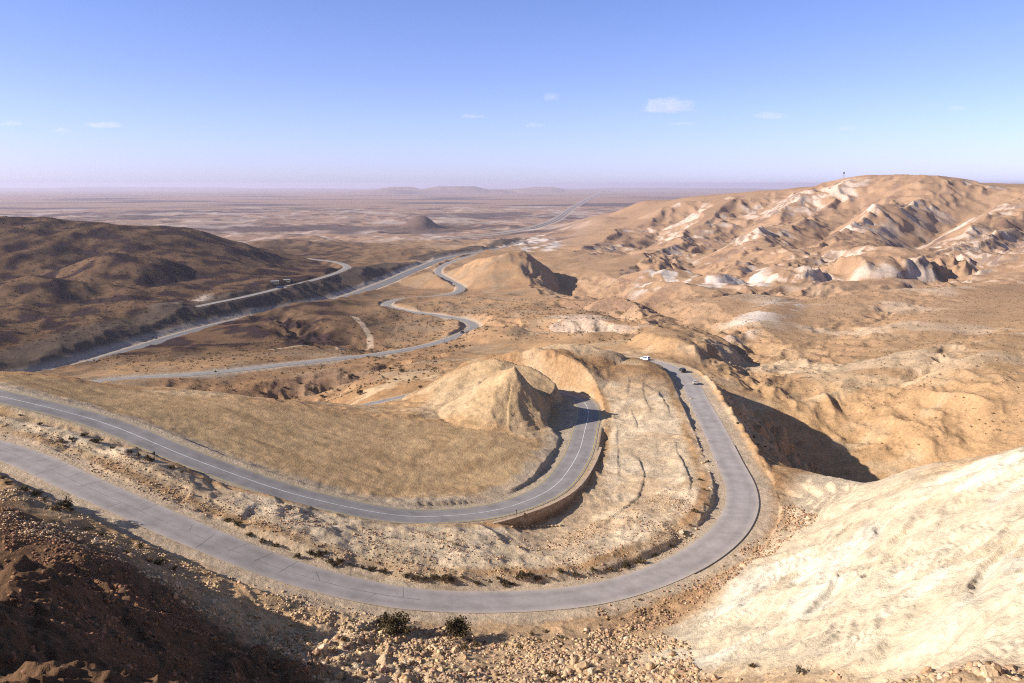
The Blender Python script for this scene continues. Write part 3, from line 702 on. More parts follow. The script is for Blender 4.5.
# ------------------------------------------------------------------ finding the ground under a survey sight line
def G(pix):
    pix = np.array(pix, float); n_ = len(pix)
    R_ = np.array([ray(*p) for p in pix]); R_ = R_ / np.hypot(R_[:, 0], R_[:, 1])[:, None]
    t = np.exp(np.linspace(math.log(25), math.log(1400), 240))
    hit = np.full(n_, np.nan); lo_t = np.zeros(n_)
    xs = R_[:, None, 0] * t; ys = R_[:, None, 1] * t; zs = R_[:, None, 2] * t
    gz_ = shape(xs.ravel(), ys.ravel(), (t * .0015)[None].repeat(n_, 0).ravel()).reshape(n_, -1)
    below = zs < gz_
    out = []
    for i in range(n_):
        k = int(np.argmax(below[i]))
        if not below[i].any(): out.append(None); continue
        f0 = zs[i, k - 1] - gz_[i, k - 1]; f1 = zs[i, k] - gz_[i, k]; w = f0 / (f0 - f1)
        tt = t[k - 1] + w * (t[k] - t[k - 1]); p = R_[i] * tt
        out.append((p[0], p[1]))
    good = [i for i in range(n_) if out[i] is not None]
    if good:
        zz = ground_z([out[i][0] for i in good], [out[i][1] for i in good])
        for i, z_ in zip(good, zz): out[i] = (out[i][0], out[i][1], float(z_))
    return out
def thing(name, label, cat, loc, rotz=0.0, group=None):
    o = bpy.data.objects.new(name, None); COL.objects.link(o); o.location = loc; o.rotation_euler = (0, 0, rotz)
    o["label"] = label; o["category"] = cat
    if group: o["group"] = group
    return o
def bm_obj(name, bm, m, parent=None, smooth=False, **props):
    me = bpy.data.meshes.new(name); bm.to_mesh(me); bm.free()
    for q in (m if isinstance(m, (list, tuple)) else [m]): me.materials.append(q)
    if smooth: me.polygons.foreach_set("use_smooth", np.ones(len(me.polygons), bool))
    return link(name, me, parent, **props)
def add_box(bm, c_, s_, rot=None, taper=1.0):
    r_ = bmesh.ops.create_cube(bm, size=1)
    for v in r_["verts"]:
        f_ = taper if v.co.z > 0 else 1.0
        v.co = Vector((v.co.x * s_[0] * f_, v.co.y * s_[1] * f_, v.co.z * s_[2]))
        if rot is not None: v.co = rot @ v.co
        v.co += Vector(c_)
    return r_["verts"]
def add_tube(bm, a, b, ra, rb, n_=6):
    a = Vector(a); b = Vector(b); q = (b - a).to_track_quat("Z", "Y")
    va = [bm.verts.new(a + q @ Vector((ra * math.cos(t * 2 * math.pi / n_), ra * math.sin(t * 2 * math.pi / n_), 0))) for t in range(n_)]
    vb = [bm.verts.new(b + q @ Vector((rb * math.cos(t * 2 * math.pi / n_), rb * math.sin(t * 2 * math.pi / n_), 0))) for t in range(n_)]
    for i in range(n_): bm.faces.new((va[i], va[(i + 1) % n_], vb[(i + 1) % n_], vb[i]))
    bm.faces.new(va[::-1]); bm.faces.new(vb)
def dup(root, loc, rotz, scale, label=None, group=None):
    r_ = root.copy(); COL.objects.link(r_); r_.location = loc; r_.rotation_euler = (0, 0, rotz); r_.scale = scale
    if label: r_["label"] = label
    if group: r_["group"] = group
    for ch in list(root.children):
        c_ = ch.copy(); COL.objects.link(c_); c_.parent = r_
        for g_ in list(ch.children):
            d_ = g_.copy(); COL.objects.link(d_); d_.parent = c_
    return r_

M_WHITE_LINE = plain("road_paint_white", (.62, .6, .58), .7, .2, .2, .5)
M_YELLOW_LINE = plain("road_paint_yellow", (.50, .37, .10), .7, .2, .2, .5)
M_TAR = plain("tar", (.055, .05, .05), .8, .2, .2, 1)
M_JOINT = plain("joint_filler", (.235, .212, .206), .9, .1, .3, 1)
M_STONEWALL = None
m, nt, b = mat("rubble_masonry", .95, .1)
g = pos(nt); vo = nt.nodes.new("ShaderNodeTexVoronoi"); vo.inputs["Scale"].default_value = 2.2; nt.links.new(g, vo.inputs["Vector"])
hs = nt.nodes.new("ShaderNodeSeparateColor"); nt.links.new(vo.outputs["Color"], hs.inputs[0])
rp = ramp(nt, hs.outputs[0], [(0, (.26, .17, .10)), (1, (.42, .30, .20))]); nt.links.new(rp.outputs["Color"], b.inputs["Base Color"])
bp = nt.nodes.new("ShaderNodeBump"); bp.inputs["Distance"].default_value = .1; nt.links.new(vo.outputs["Distance"], bp.inputs["Height"]); nt.links.new(bp.outputs["Normal"], b.inputs["Normal"])
M_STONEWALL = m

# road markings and joints
def line(name, c_, off, w, m, dz, k0=0, k1=None, **props):
    V, Fq = strip(c_, np.array([off + w / 2, off - w / 2]), dz)
    n_ = len(c_); k1 = n_ - 1 if k1 is None else k1
    Fq = Fq[k0:k1]
    return link(name, np_mesh(name, V, Fq, [m]), kind="structure", **props)
line("centre_line", new_road, 0.0, .17, M_WHITE_LINE, .10, label="white centre line of the grey asphalt road")
line("edge_line", new_road, -3.55, .17, M_YELLOW_LINE, .10, label="yellow edge line on the outer side of the asphalt road")
line("edge_line", new_road, 3.55, .17, M_YELLOW_LINE, .10, label="yellow edge line on the inner side of the asphalt road")
ka, kb = near_k(old_road, P(690, 572, -70)), near_k(old_road, P(722, 445, -71.8))
line("tar_seam", old_road, -3.72, .22, M_TAR, .10, ka, kb, label="thin dark tar seam along the outer edge of the hairpin")
kj = near_k(old_road, P(420, 600, -67))
line("slab_joint", old_road, -.1, .10, M_JOINT, .10, 0, kj, label="dark joint along the middle of the concrete road")
bm = bmesh.new(); t_ = tang(old_road)
for k in range(20, kj, 10):
    q = old_road[k]; n_ = np.array([-t_[k, 1], t_[k, 0]]); a_, b_ = (3.5, -3.5) if rng.random() < .55 else ((3.5, .0) if rng.random() < .5 else (-.2, -3.5))
    sk = rng.uniform(-.8, .8); w_ = rng.uniform(.018, .03)
    if rng.random() < .3: continue
    c1 = q[:2] + n_ * a_ + t_[k] * sk; c2 = q[:2] + n_ * b_ - t_[k] * sk
    vs = [bm.verts.new((*(p_ + t_[k] * s_), q[2] + .105)) for p_, s_ in ((c1, w_), (c1, -w_), (c2, -w_), (c2, w_))]
    f_ = bm.faces.new(vs); f_.normal_update()
    if f_.normal.z < 0: f_.normal_flip()
bm_obj("slab_joint", bm, M_JOINT, kind="structure", label="dark transverse joints between the concrete road slabs")

# retaining wall round the outside of the inner bend
kw = np.arange(WALL_K[0] - 6, WALL_K[1] + 8, 2); t_ = tang(new_road)
bm = bmesh.new(); cp = bmesh.new(); prev = None; prevc = None
kn = len(kw)
for i, k in enumerate(kw):
    q = new_road[k]; n_ = np.array([-t_[k, 1], t_[k, 0]]); fade = min(1, i / 8, (kn - 1 - i) / 8)
    top = q[2] + .25 - .5 * (1 - fade)
    o1, o2 = q[:2] - n_ * 5.2, q[:2] - n_ * 5.75
    foot = float(ground_z(*(q[:2] - n_ * 6.6))[0]) - .6
    o3 = q[:2] - n_ * (5.75 + .12 * max(.1, top - foot))
    sec = [bm.verts.new((*o1, foot)), bm.verts.new((*o1, top)), bm.verts.new((*o2, top)), bm.verts.new((*o3, foot))]
    e1, e2 = q[:2] - n_ * 5.12, q[:2] - n_ * 5.83
    secc = [cp.verts.new((*e1, top + .004)), cp.verts.new((*e1, top + .14)), cp.verts.new((*e2, top + .14)), cp.verts.new((*e2, top + .004))]
    for B_, P_, S_ in ((bm, prev, sec), (cp, prevc, secc)):
        if P_:
            for a_ in range(4): B_.faces.new((P_[a_], P_[(a_ + 1) % 4], S_[(a_ + 1) % 4], S_[a_]))
        else: B_.faces.new(S_)
    prev, prevc = sec, secc
bm.faces.new(prev[::-1]); cp.faces.new(prevc[::-1])
for B_ in (bm, cp): bmesh.ops.recalc_face_normals(B_, faces=B_.faces[:])
wq = new_road[kw[kn // 2]]
wt = thing("retaining_wall", "brown stone retaining wall curving below the outer edge of the inner bend", "wall", (0, 0, 0))
bm_obj("wall_face", bm, M_STONEWALL, wt); bm_obj("coping", cp, plain("coping_stone", (.42, .31, .22), .95, .1, .2, .8), wt)

# ------------------------------------------------------------------ stones
M_STONE = plain("limestone", (.43, .30, .185), .95, .1, .3, 2.0)
M_STONE_DARK = plain("brown_stone", (.36, .23, .14), .95, .1, .35, 2.0)
M_STONE_PALE = plain("pale_stone", (.47, .38, .275), .95, .1, .2, 2.0)
def stone_mesh(name, m, sub, seed):
    r_ = random.Random(seed); bm = bmesh.new(); bmesh.ops.create_icosphere(bm, subdivisions=sub, radius=1)
    pl_ = [(Vector((r_.gauss(0, 1), r_.gauss(0, 1), r_.gauss(0, 1))).normalized(), r_.uniform(.55, .85)) for _ in range(9)]
    sc = Vector((r_.uniform(.75, 1.2), r_.uniform(.7, 1.0), r_.uniform(.55, .85)))
    for v in bm.verts:
        for nn_, d_ in pl_:                       # broken faces
            e_ = v.co.dot(nn_) - d_
            if e_ > 0: v.co -= nn_ * e_
        v.co += Vector((r_.uniform(-1, 1), r_.uniform(-1, 1), r_.uniform(-1, 1))) * .035
        v.co = Vector((v.co.x * sc.x, v.co.y * sc.y, v.co.z * sc.z))
    me = bpy.data.meshes.new(name); bm.to_mesh(me); bm.free(); me.materials.append(m); return me
STONES = [stone_mesh("boulder", [M_STONE, M_STONE, M_STONE_DARK, M_STONE_PALE][k % 4], 3, 50 + k) for k in range(10)]
pix = []; meta = []
def zone(n_, poly, lo, hi, lab_, grp, pale=None):
    poly = np.array(poly, float); a0, b0 = poly.min(0), poly.max(0); got = 0
    while got < n_:
        p = rng.uniform(a0, b0); ins = False
        for i in range(len(poly)):
            q1, q2 = poly[i], poly[(i + 1) % len(poly)]
            if (q1[1] > p[1]) != (q2[1] > p[1]) and p[0] < (q2[0] - q1[0]) * (p[1] - q1[1]) / (q2[1] - q1[1]) + q1[0]: ins = not ins
        if ins: pix.append(p); meta.append((lo, hi, lab_, grp, pale)); got += 1
zone(90, [(520,683),(520,664),(560,656),(640,655),(690,664),(690,683)], .25, .85, "tan angular boulder in the rock pile at the bottom edge below the chalk slope", "boulders of the foreground rock pile")
zone(60, [(330,683),(330,655),(420,645),(520,645),(520,683)], .3, .8, "tan boulder on the stony slope below the two large bushes", "boulders on the near stony slope")
zone(30, [(690,683),(690,668),(1023,668),(1023,683)], .25, .7, "brown boulder on the stony rim along the foot of the chalk slope", "boulders on the rim of the chalk slope")
zone(40, [(560,650),(660,612),(720,585),(700,600),(640,650)], .25, .6, "brown stone in the rough strip between the hairpin and the chalk slope", "stones beside the hairpin")
zone(40, [(60,520),(130,555),(240,610),(330,650),(300,655),(180,600),(80,535)], .3, .8, "pale boulder on the edge of the shaded slope at the left", "boulders along the shaded slope")
zone(24, [(690,395),(705,430),(722,470),(715,500),(690,540),(680,535),(706,490),(700,450),(682,400)], .3, .7, "pale stone on the broken bank inside the hairpin", "stones on the bank inside the hairpin")
pts_ = G(pix)
for p, (lo, hi, lab_, grp, _) in zip(pts_, meta):
    if p is None: continue
    s_ = lo * (hi / lo) ** (rng.random() ** 1.6)
    o = link("boulder", STONES[rng.integers(10)]); o.location = (p[0], p[1], p[2] + s_ * .02); o.rotation_euler = tuple(rng.uniform(0, 6.28, 3)); o.scale = (s_, s_, s_)
    o["label"] = lab_; o["category"] = "boulder"; o["group"] = grp
bigp = G([(582,668),(574,664),(592,674),(672,655),(650,668)])
for p, s_, l_ in zip(bigp, (1.15, .8, .7, .65, .8), ("largest upright tan boulder at the bottom edge of the rock pile", "tan boulder leaning left of the largest upright one", "tan boulder right of the largest upright one at the frame edge", "blocky pale boulder at the top of the rock pile by the chalk", "squat tan boulder in the middle of the rock pile")):
    if p is None: continue
    o = link("boulder", STONES[int(s_ * 10) % 10]); o.location = (p[0], p[1], p[2] + .3); o.scale = (s_ * .8, s_ * .8, s_); o["label"] = l_; o["category"] = "boulder"
kp = G([(x_, 527 - (x_ - 510) * .02) for x_ in range(512, 562, 4)])
for p in kp:
    o = link("kerb_stone", STONES[0]); s_ = rng.uniform(.35, .5); o.location = (p[0], p[1], p[2] + .15); o.scale = (s_, s_, s_ * .8); o.rotation_euler = (0, 0, rng.uniform(0, 6))
    o["label"] = "white stone in the row along the foot of the retaining wall"; o["category"] = "stone"; o["group"] = "white stones below the retaining wall"

# loose rubble: one heap of stuff
def stone_heap(m):
    at = m.node_tree.nodes.new("ShaderNodeAttribute"); at.attribute_name = "tone"; b_ = m.node_tree.nodes["Principled BSDF"]
    src = b_.inputs["Base Color"].links[0].from_socket
    m.node_tree.links.new(mix(m.node_tree, src, at.outputs["Color"], 1.0), b_.inputs["Base Color"]); return m
M_HEAP = stone_heap(plain("loose_limestone", (.44, .31, .19), .95, .1, .3, 2.0)); M_HEAP_DARK = stone_heap(plain("loose_brown_stone", (.30, .185, .11), .95, .1, .35, 2.0)); M_HEAP_SHADE = stone_heap(plain("loose_shaded_stone", (.20, .105, .06), .95, .1, .35, 2.0))  # the third carries the left slope's shade in its darker colour
def rubble(name, n_, sampler, lo, hi, m, label):
    ico = bmesh.new(); bmesh.ops.create_icosphere(ico, subdivisions=1, radius=1); bv = np.array([v.co[:] for v in ico.verts]); bf = np.array([[v.index for v in f.verts] for f in ico.faces]); ico.free()
    x_, y_ = sampler(n_); z_ = ground_z(x_, y_); n_ = len(x_)
    s_ = lo * (hi / lo) ** (rng.random(n_) ** 3.2)
    V = bv[None] + rng.normal(0, .26, (n_, len(bv), 3)); V = V / (np.abs(V) ** 3).sum(-1, keepdims=True) ** (1 / 3) ** 1
    V = V * (1 + rng.uniform(-.3, .2, (n_, len(bv), 1))) * s_[:, None, None] * rng.uniform(.55, 1.25, (n_, 1, 3)) * np.array([1, 1, .75])
    a_ = rng.uniform(0, 6.28, n_)[:, None]; ca_, sa_ = np.cos(a_), np.sin(a_)
    V = np.stack([V[:, :, 0] * ca_ - V[:, :, 1] * sa_, V[:, :, 0] * sa_ + V[:, :, 1] * ca_, V[:, :, 2]], -1)
    V[:, :, 0] += x_[:, None]; V[:, :, 1] += y_[:, None]; V[:, :, 2] += (z_ + .12 * s_)[:, None]
    Fq = (bf[None] + (np.arange(n_) * len(bv))[:, None, None]).reshape(-1, 3)
    me = np_mesh(name, V.reshape(-1, 3), Fq, [m], False)
    tn = np.clip(rng.normal(1, .22, n_), .5, 1.5)[:, None] * np.stack([np.ones(n_), rng.uniform(.92, 1.05, n_), rng.uniform(.85, 1.1, n_)], 1)
    ca = me.attributes.new("tone", "FLOAT_COLOR", "POINT"); ca.data.foreach_set("color", np.repeat(np.concatenate([tn, np.ones((n_, 1))], 1), len(bv), 0).astype(np.float32).ravel())
    return link(name, me, kind="stuff", label=label)
def in_poly(poly):
    poly = np.array([q[:2] for q in poly])
    def f(n_):
        xs, ys = [], []; tot = 0
        while tot < n_:
            p = rng.uniform(poly.min(0), poly.max(0), (n_ * 3, 2)); m_ = seg_mask(p[:, 0], p[:, 1], poly, .01) > .5
            m_ &= rng.random(len(p)) < sstep(-.45, .5, fbm(p[:, 0], p[:, 1], 9, 3, seed=130)) * .9 + .1
            for nm_ in ("old", "new"):
                m_ &= look(ROADS[nm_][0], p[:, 0], p[:, 1])[0] > 4.3
            xs.append(p[m_, 0]); ys.append(p[m_, 1]); tot += m_.sum()
        return np.concatenate(xs)[:n_], np.concatenate(ys)[:n_]
    return f
NEARP = [P(250,625,-59), P(420,628,-66), P(560,628,-66.5), P(640,620,-66.5), P(690,640,-60), P(700,672,-53), P(1023,672,-30), P(1040,700,-29), P(600,720,-56), P(330,700,-55)]
rubble("rubble", 22000, in_poly(NEARP), .04, .42, M_HEAP, "loose tan stones strewn over the near slope")
rubble("rubble", 9000, in_poly(NEARP), .05, .45, M_HEAP_DARK, "loose brown stones strewn over the near slope")
rubble("rubble", 11000, in_poly([P(0,485,-51), P(60,500,-54), P(200,560,-59), P(330,600,-64.5), P(420,620,-66), P(330,660,-59), P(180,600,-55), P(0,520,-47)]), .04, .34, M_HEAP, "pale loose stones beside the road above the shaded slope")
rubble("rubble", 16000, in_poly([P(0,500,-50), P(200,620,-57), P(330,680,-57), P(200,700,-42), P(0,700,-21)]), .05, .35, M_HEAP_SHADE, "stones darkened for shade on the slope at the left")
rubble("rubble", 9000, in_poly([P(0,420,-51), P(200,485,-58), P(400,535,-66), P(560,530,-71), P(690,480,-70), P(700,540,-69), P(600,570,-68), P(400,580,-66), P(200,515,-58.5), P(0,445,-52)]), .04, .27, M_HEAP_DARK, "small stones on the bank between the two near roads")
rubble("rubble", 6000, in_poly([P(0,420,-51), P(200,485,-58), P(400,535,-66), P(560,530,-71), P(690,480,-70), P(700,540,-69), P(600,570,-68), P(400,580,-66), P(200,515,-58.5), P(0,445,-52)]), .04, .25, M_HEAP, "small pale stones on the bank between the two near roads")
rubble("rubble", 5000, in_poly([P(590,600,-69), P(700,575,-69.5), P(765,530,-69.5), P(790,500,-70), P(820,520,-67), P(750,560,-66), P(690,610,-65.5), P(620,640,-65)]), .05, .36, M_HEAP_DARK, "stones on the rough strip outside the hairpin")

# ------------------------------------------------------------------ shrubs
M_TWIG = plain("dry_twig", (.11, .075, .045), .95, .1, .3, 3)
M_LEAF = [plain("shrub_leaf", (.075, .055, .027), .9, .1, .35, 1.5), plain("dry_shrub_leaf", (.135, .09, .045), .9, .1, .35, 1.5), plain("grey_shrub_leaf", (.17, .135, .10), .9, .1, .3, 1.5)]
def leaf_mesh(name, m, n_, seed, hgt=.8, leaf=.07):
    r_ = np.random.default_rng(seed); V = []; Fc = []
    arms = [(r_.uniform(0, 6.28), r_.uniform(.15, 1.25), r_.uniform(.55, 1.0)) for _ in range(9)]
    for _ in range(n_):
        a, tl, ln = arms[r_.integers(9)]
        tt = r_.uniform(.35, 1.0) ** .7 * ln
        p = np.array([math.cos(a) * math.sin(tl) * tt, math.sin(a) * math.sin(tl) * tt, math.cos(tl) * tt * hgt * 1.15]) + r_.normal(0, .13, 3) * np.array([1, 1, .7])
        p[2] = abs(p[2]) * .97 + .02
        d1 = r_.normal(0, 1, 3); d1 /= np.linalg.norm(d1); d2 = np.cross(d1, r_.normal(0, 1, 3)); d2 /= np.linalg.norm(d2)
        s_ = leaf * r_.uniform(.6, 1.5); k = len(V)
        V += [p - d1 * s_, p + d2 * s_ * .5, p + d1 * s_, p - d2 * s_ * .5]; Fc.append((k, k + 1, k + 2, k + 3))
    return np_mesh(name, np.array(V), np.array(Fc), [m], False), arms
def twig_bm(arms, hgt=.8):
    bm = bmesh.new()
    for a, tl, ln in arms:
        add_tube(bm, (0, 0, -.12), (math.cos(a) * math.sin(tl) * ln * .85, math.sin(a) * math.sin(tl) * ln * .85, math.cos(tl) * ln * hgt), .035, .012, 5)
    return bm
PROTO = []
for k in range(6):
    kind = [0, 1, 0, 2, 1, 0][k]
    t = thing("desert_shrub", "", "shrub", (0, 0, 0))
    me_, arms = leaf_mesh("foliage", M_LEAF[kind], 420, 200 + k, [.8, .6, .95, .55, .7, .7][k], .085)
    link("foliage", me_, t); bm_obj("stem", twig_bm(arms), M_TWIG, t); PROTO.append(t)
used = set()
def shrub(p, s_, label, group, kinds=(0, 1, 2, 5)):
    if p is None: return
    if min(look(ROADS['old'][0], np.array([p[0]]), np.array([p[1]]))[0][0], look(ROADS['new'][0], np.array([p[0]]), np.array([p[1]]))[0][0]) < 4.2 + .6 * s_: return
    s_ *= 1.3 * rng.choice([.7, .9, 1.0, 1.3]); k = kinds[rng.integers(len(kinds))]; sc = (s_ * rng.uniform(.85, 1.25), s_ * rng.uniform(.85, 1.2), s_ * rng.uniform(.75, 1.1)); rz = rng.uniform(0, 6.28)
    if k not in used:
        used.add(k); o = PROTO[k]; o.location = p; o.rotation_euler = (0, 0, rz); o.scale = sc; o["label"] = label; o["group"] = group
    else: dup(PROTO[k], p, rz, sc, label, group)
def row(lst, s0, s1, label, group, kinds=(0, 1, 2, 5)):
    for p in G(lst): shrub(p, rng.uniform(s0, s1), label, group, kinds)
row([(407,578),(416,579),(425,580),(434,581),(443,581),(452,582),(462,580),(476,583),(497,579),(505,581),(513,582),(522,580),(530,578),(538,580),(546,578),(560,574),(576,575),(592,571),(340,562),(330,560),(350,566),(362,569),(372,571),(384,573)], .55, 1.1, "dark shrub in the line along the inner edge of the concrete road", "shrubs lining the concrete road")
row([(285,565),(298,557),(310,552),(318,556),(326,553),(335,564),(297,560),(250,535),(238,528),(262,541),(275,547),(228,520)], .55, 1.15, "dark bush on the bank above the left stretch of concrete road", "shrubs on the left bank")
row([(60,442),(72,440),(84,436),(98,443),(112,448),(130,453),(138,456),(147,459),(152,461),(182,473),(172,468),(92,440),(40,425),(20,415)], .5, .95, "small brown shrub beside the outer edge of the asphalt road", "shrubs along the asphalt road", (1, 0, 5))
row([(3,478),(8,484),(25,491),(36,495),(45,500),(57,510),(66,509),(72,512),(100,535),(88,530),(115,545),(128,552),(150,560),(160,565),(175,570),(140,548)], .6, 1.2, "brown bush at the top of the shaded slope beside the concrete road", "bushes above the shaded slope", (0, 1, 2))
row([(708,462),(715,463),(702,515),(694,512),(706,505),(685,535),(672,545),(655,555),(640,560),(625,566),(610,569),(700,480),(704,490),(690,525)], .45, .9, "dry shrub on the broken bank inside the hairpin bend", "shrubs inside the hairpin", (1, 5))
row([(712,378),(718,385),(724,392),(730,399),(735,406),(740,415),(744,422),(749,430),(753,438),(757,446),(761,452),(728,404),(738,424),(765,448)], .45, .85, "grey green shrub between the descending road and its pale berm", "shrubs along the berm", (0, 3, 5))
row([(470,641),(476,645),(484,643),(465,648),(540,641),(532,634),(545,632),(560,637),(600,625),(608,620),(585,632),(520,648),(350,628),(345,640),(405,670),(460,672),(440,662),(380,668),(500,676),(590,640),(360,650),(420,650),(552,676),(640,600),(655,592),(670,588)], .35, .8, "low dry bush on the stony ground below the concrete road", "low bushes on the near stony ground", (1, 3, 4))
row([(420,388),(408,383),(395,380),(382,377),(372,372),(365,384),(350,388),(338,392),(330,384),(322,398),(310,390),(300,384),(292,396),(352,376),(345,372),(378,366),(390,369),(402,372),(415,378),(360,395),(285,388),(276,400),(262,394),(450,348),(470,346),(463,347),(456,347),(215,372),(228,369)], .8, 1.6, "dark shrub scattered in the dry wash beyond the field", "shrubs in the dry wash", (0, 2, 5))
def bush(p, s_, label, k, lean):
    t = thing("large_bush", label, "bush", p); t.scale = (s_, s_, s_)
    me_, arms = leaf_mesh("foliage", M_LEAF[0], 2600, 300 + k, 1.15, .055); link("foliage", me_, t); bm_obj("stem", twig_bm(arms, 1.1), M_TWIG, t)
bp_ = G([(398,632),(384,628),(455,636)])
bush(bp_[0], 2.7, "large dark bush with a spreading low left side by the near roadside", 0, 0)
shrub(bp_[1], 1.5, "low dark shrub touching the left side of the large spreading bush", "bushes by the near roadside", (0,))
bush(bp_[2], 2.7, "large upright dark bush right of the spreading one by the near roadside", 1, 0)
gp = G([(800,672),(752,666)])
shrub(gp[0], .8, "round grey bush at the foot of the chalk slope near the bottom edge", "bushes at the chalk foot", (3,))
shrub(gp[1], .7, "straggly brown bush at the foot of the chalk slope left of the grey one", "bushes at the chalk foot", (1,))
for k in range(6):
    if k not in used:
        for ch in list(PROTO[k].children): bpy.data.objects.remove(ch)
        bpy.data.objects.remove(PROTO[k])

def scrub(name, n_, poly, lo, hi, m, label):
    f = in_poly(poly); x_, y_ = f(n_)
    for nm_ in ("low", "hw", "side"):
        q = look(ROADS[nm_][0], x_, y_)[0] > 9; x_, y_ = x_[q], y_[q]
    z_ = ground_z(x_, y_); n_ = len(x_)
    s_ = lo * (hi / lo) ** (rng.random(n_) ** 1.5); k = 16
    c_ = np.stack([x_, y_, z_], 1)[:, None] + rng.normal(0, 1, (n_, k, 3)) * (s_[:, None, None] * np.array([.42, .42, .3])) + (s_ * .25)[:, None, None] * np.array([0, 0, 1])
    d1 = rng.normal(0, 1, (n_, k, 3)); d1 /= np.linalg.norm(d1, axis=2)[..., None]; d2 = np.cross(d1, rng.normal(0, 1, (n_, k, 3))); d2 /= np.linalg.norm(d2, axis=2)[..., None]
    w_ = (s_ * .33)[:, None, None]
    V = np.stack([c_ - d1 * w_, c_ + d2 * w_ * .6, c_ + d1 * w_, c_ - d2 * w_ * .6], 2).reshape(-1, 3)
    return link(name, np_mesh(name, V, np.arange(len(V)).reshape(-1, 4), [m], False), kind="stuff", label=label)
scrub("scrub", 2600, [P(150,385,-112), P(440,385,-90), P(470,340,-115), P(470,300,-124), P(230,340,-117), P(60,365,-118)], .4, 1.3, M_LEAF[0], "dark scrub dotting the valley floor")
scrub("scrub", 4500, [P(720,350,-93), P(860,450,-100), P(1040,440,-88), P(1040,285,-88), P(700,290,-105), P(560,300,-115), P(600,335,-98)], .25, .75, M_LEAF[1], "small dry scrub dotting the tan slopes at the right")
scrub("scrub", 5000, [PD(-20,355,560), PD(200,330,700), PD(330,268,1250), PD(180,236,1240), PD(-20,225,1150)], .5, 1.5, M_LEAF[0], "dark scrub over the brown ridge at the left")
scrub("scrub", 1500, [P(450,340,-112), P(640,345,-93), P(640,300,-112), P(480,300,-122)], .4, 1.2, M_LEAF[0], "dark scrub on the middle hills")

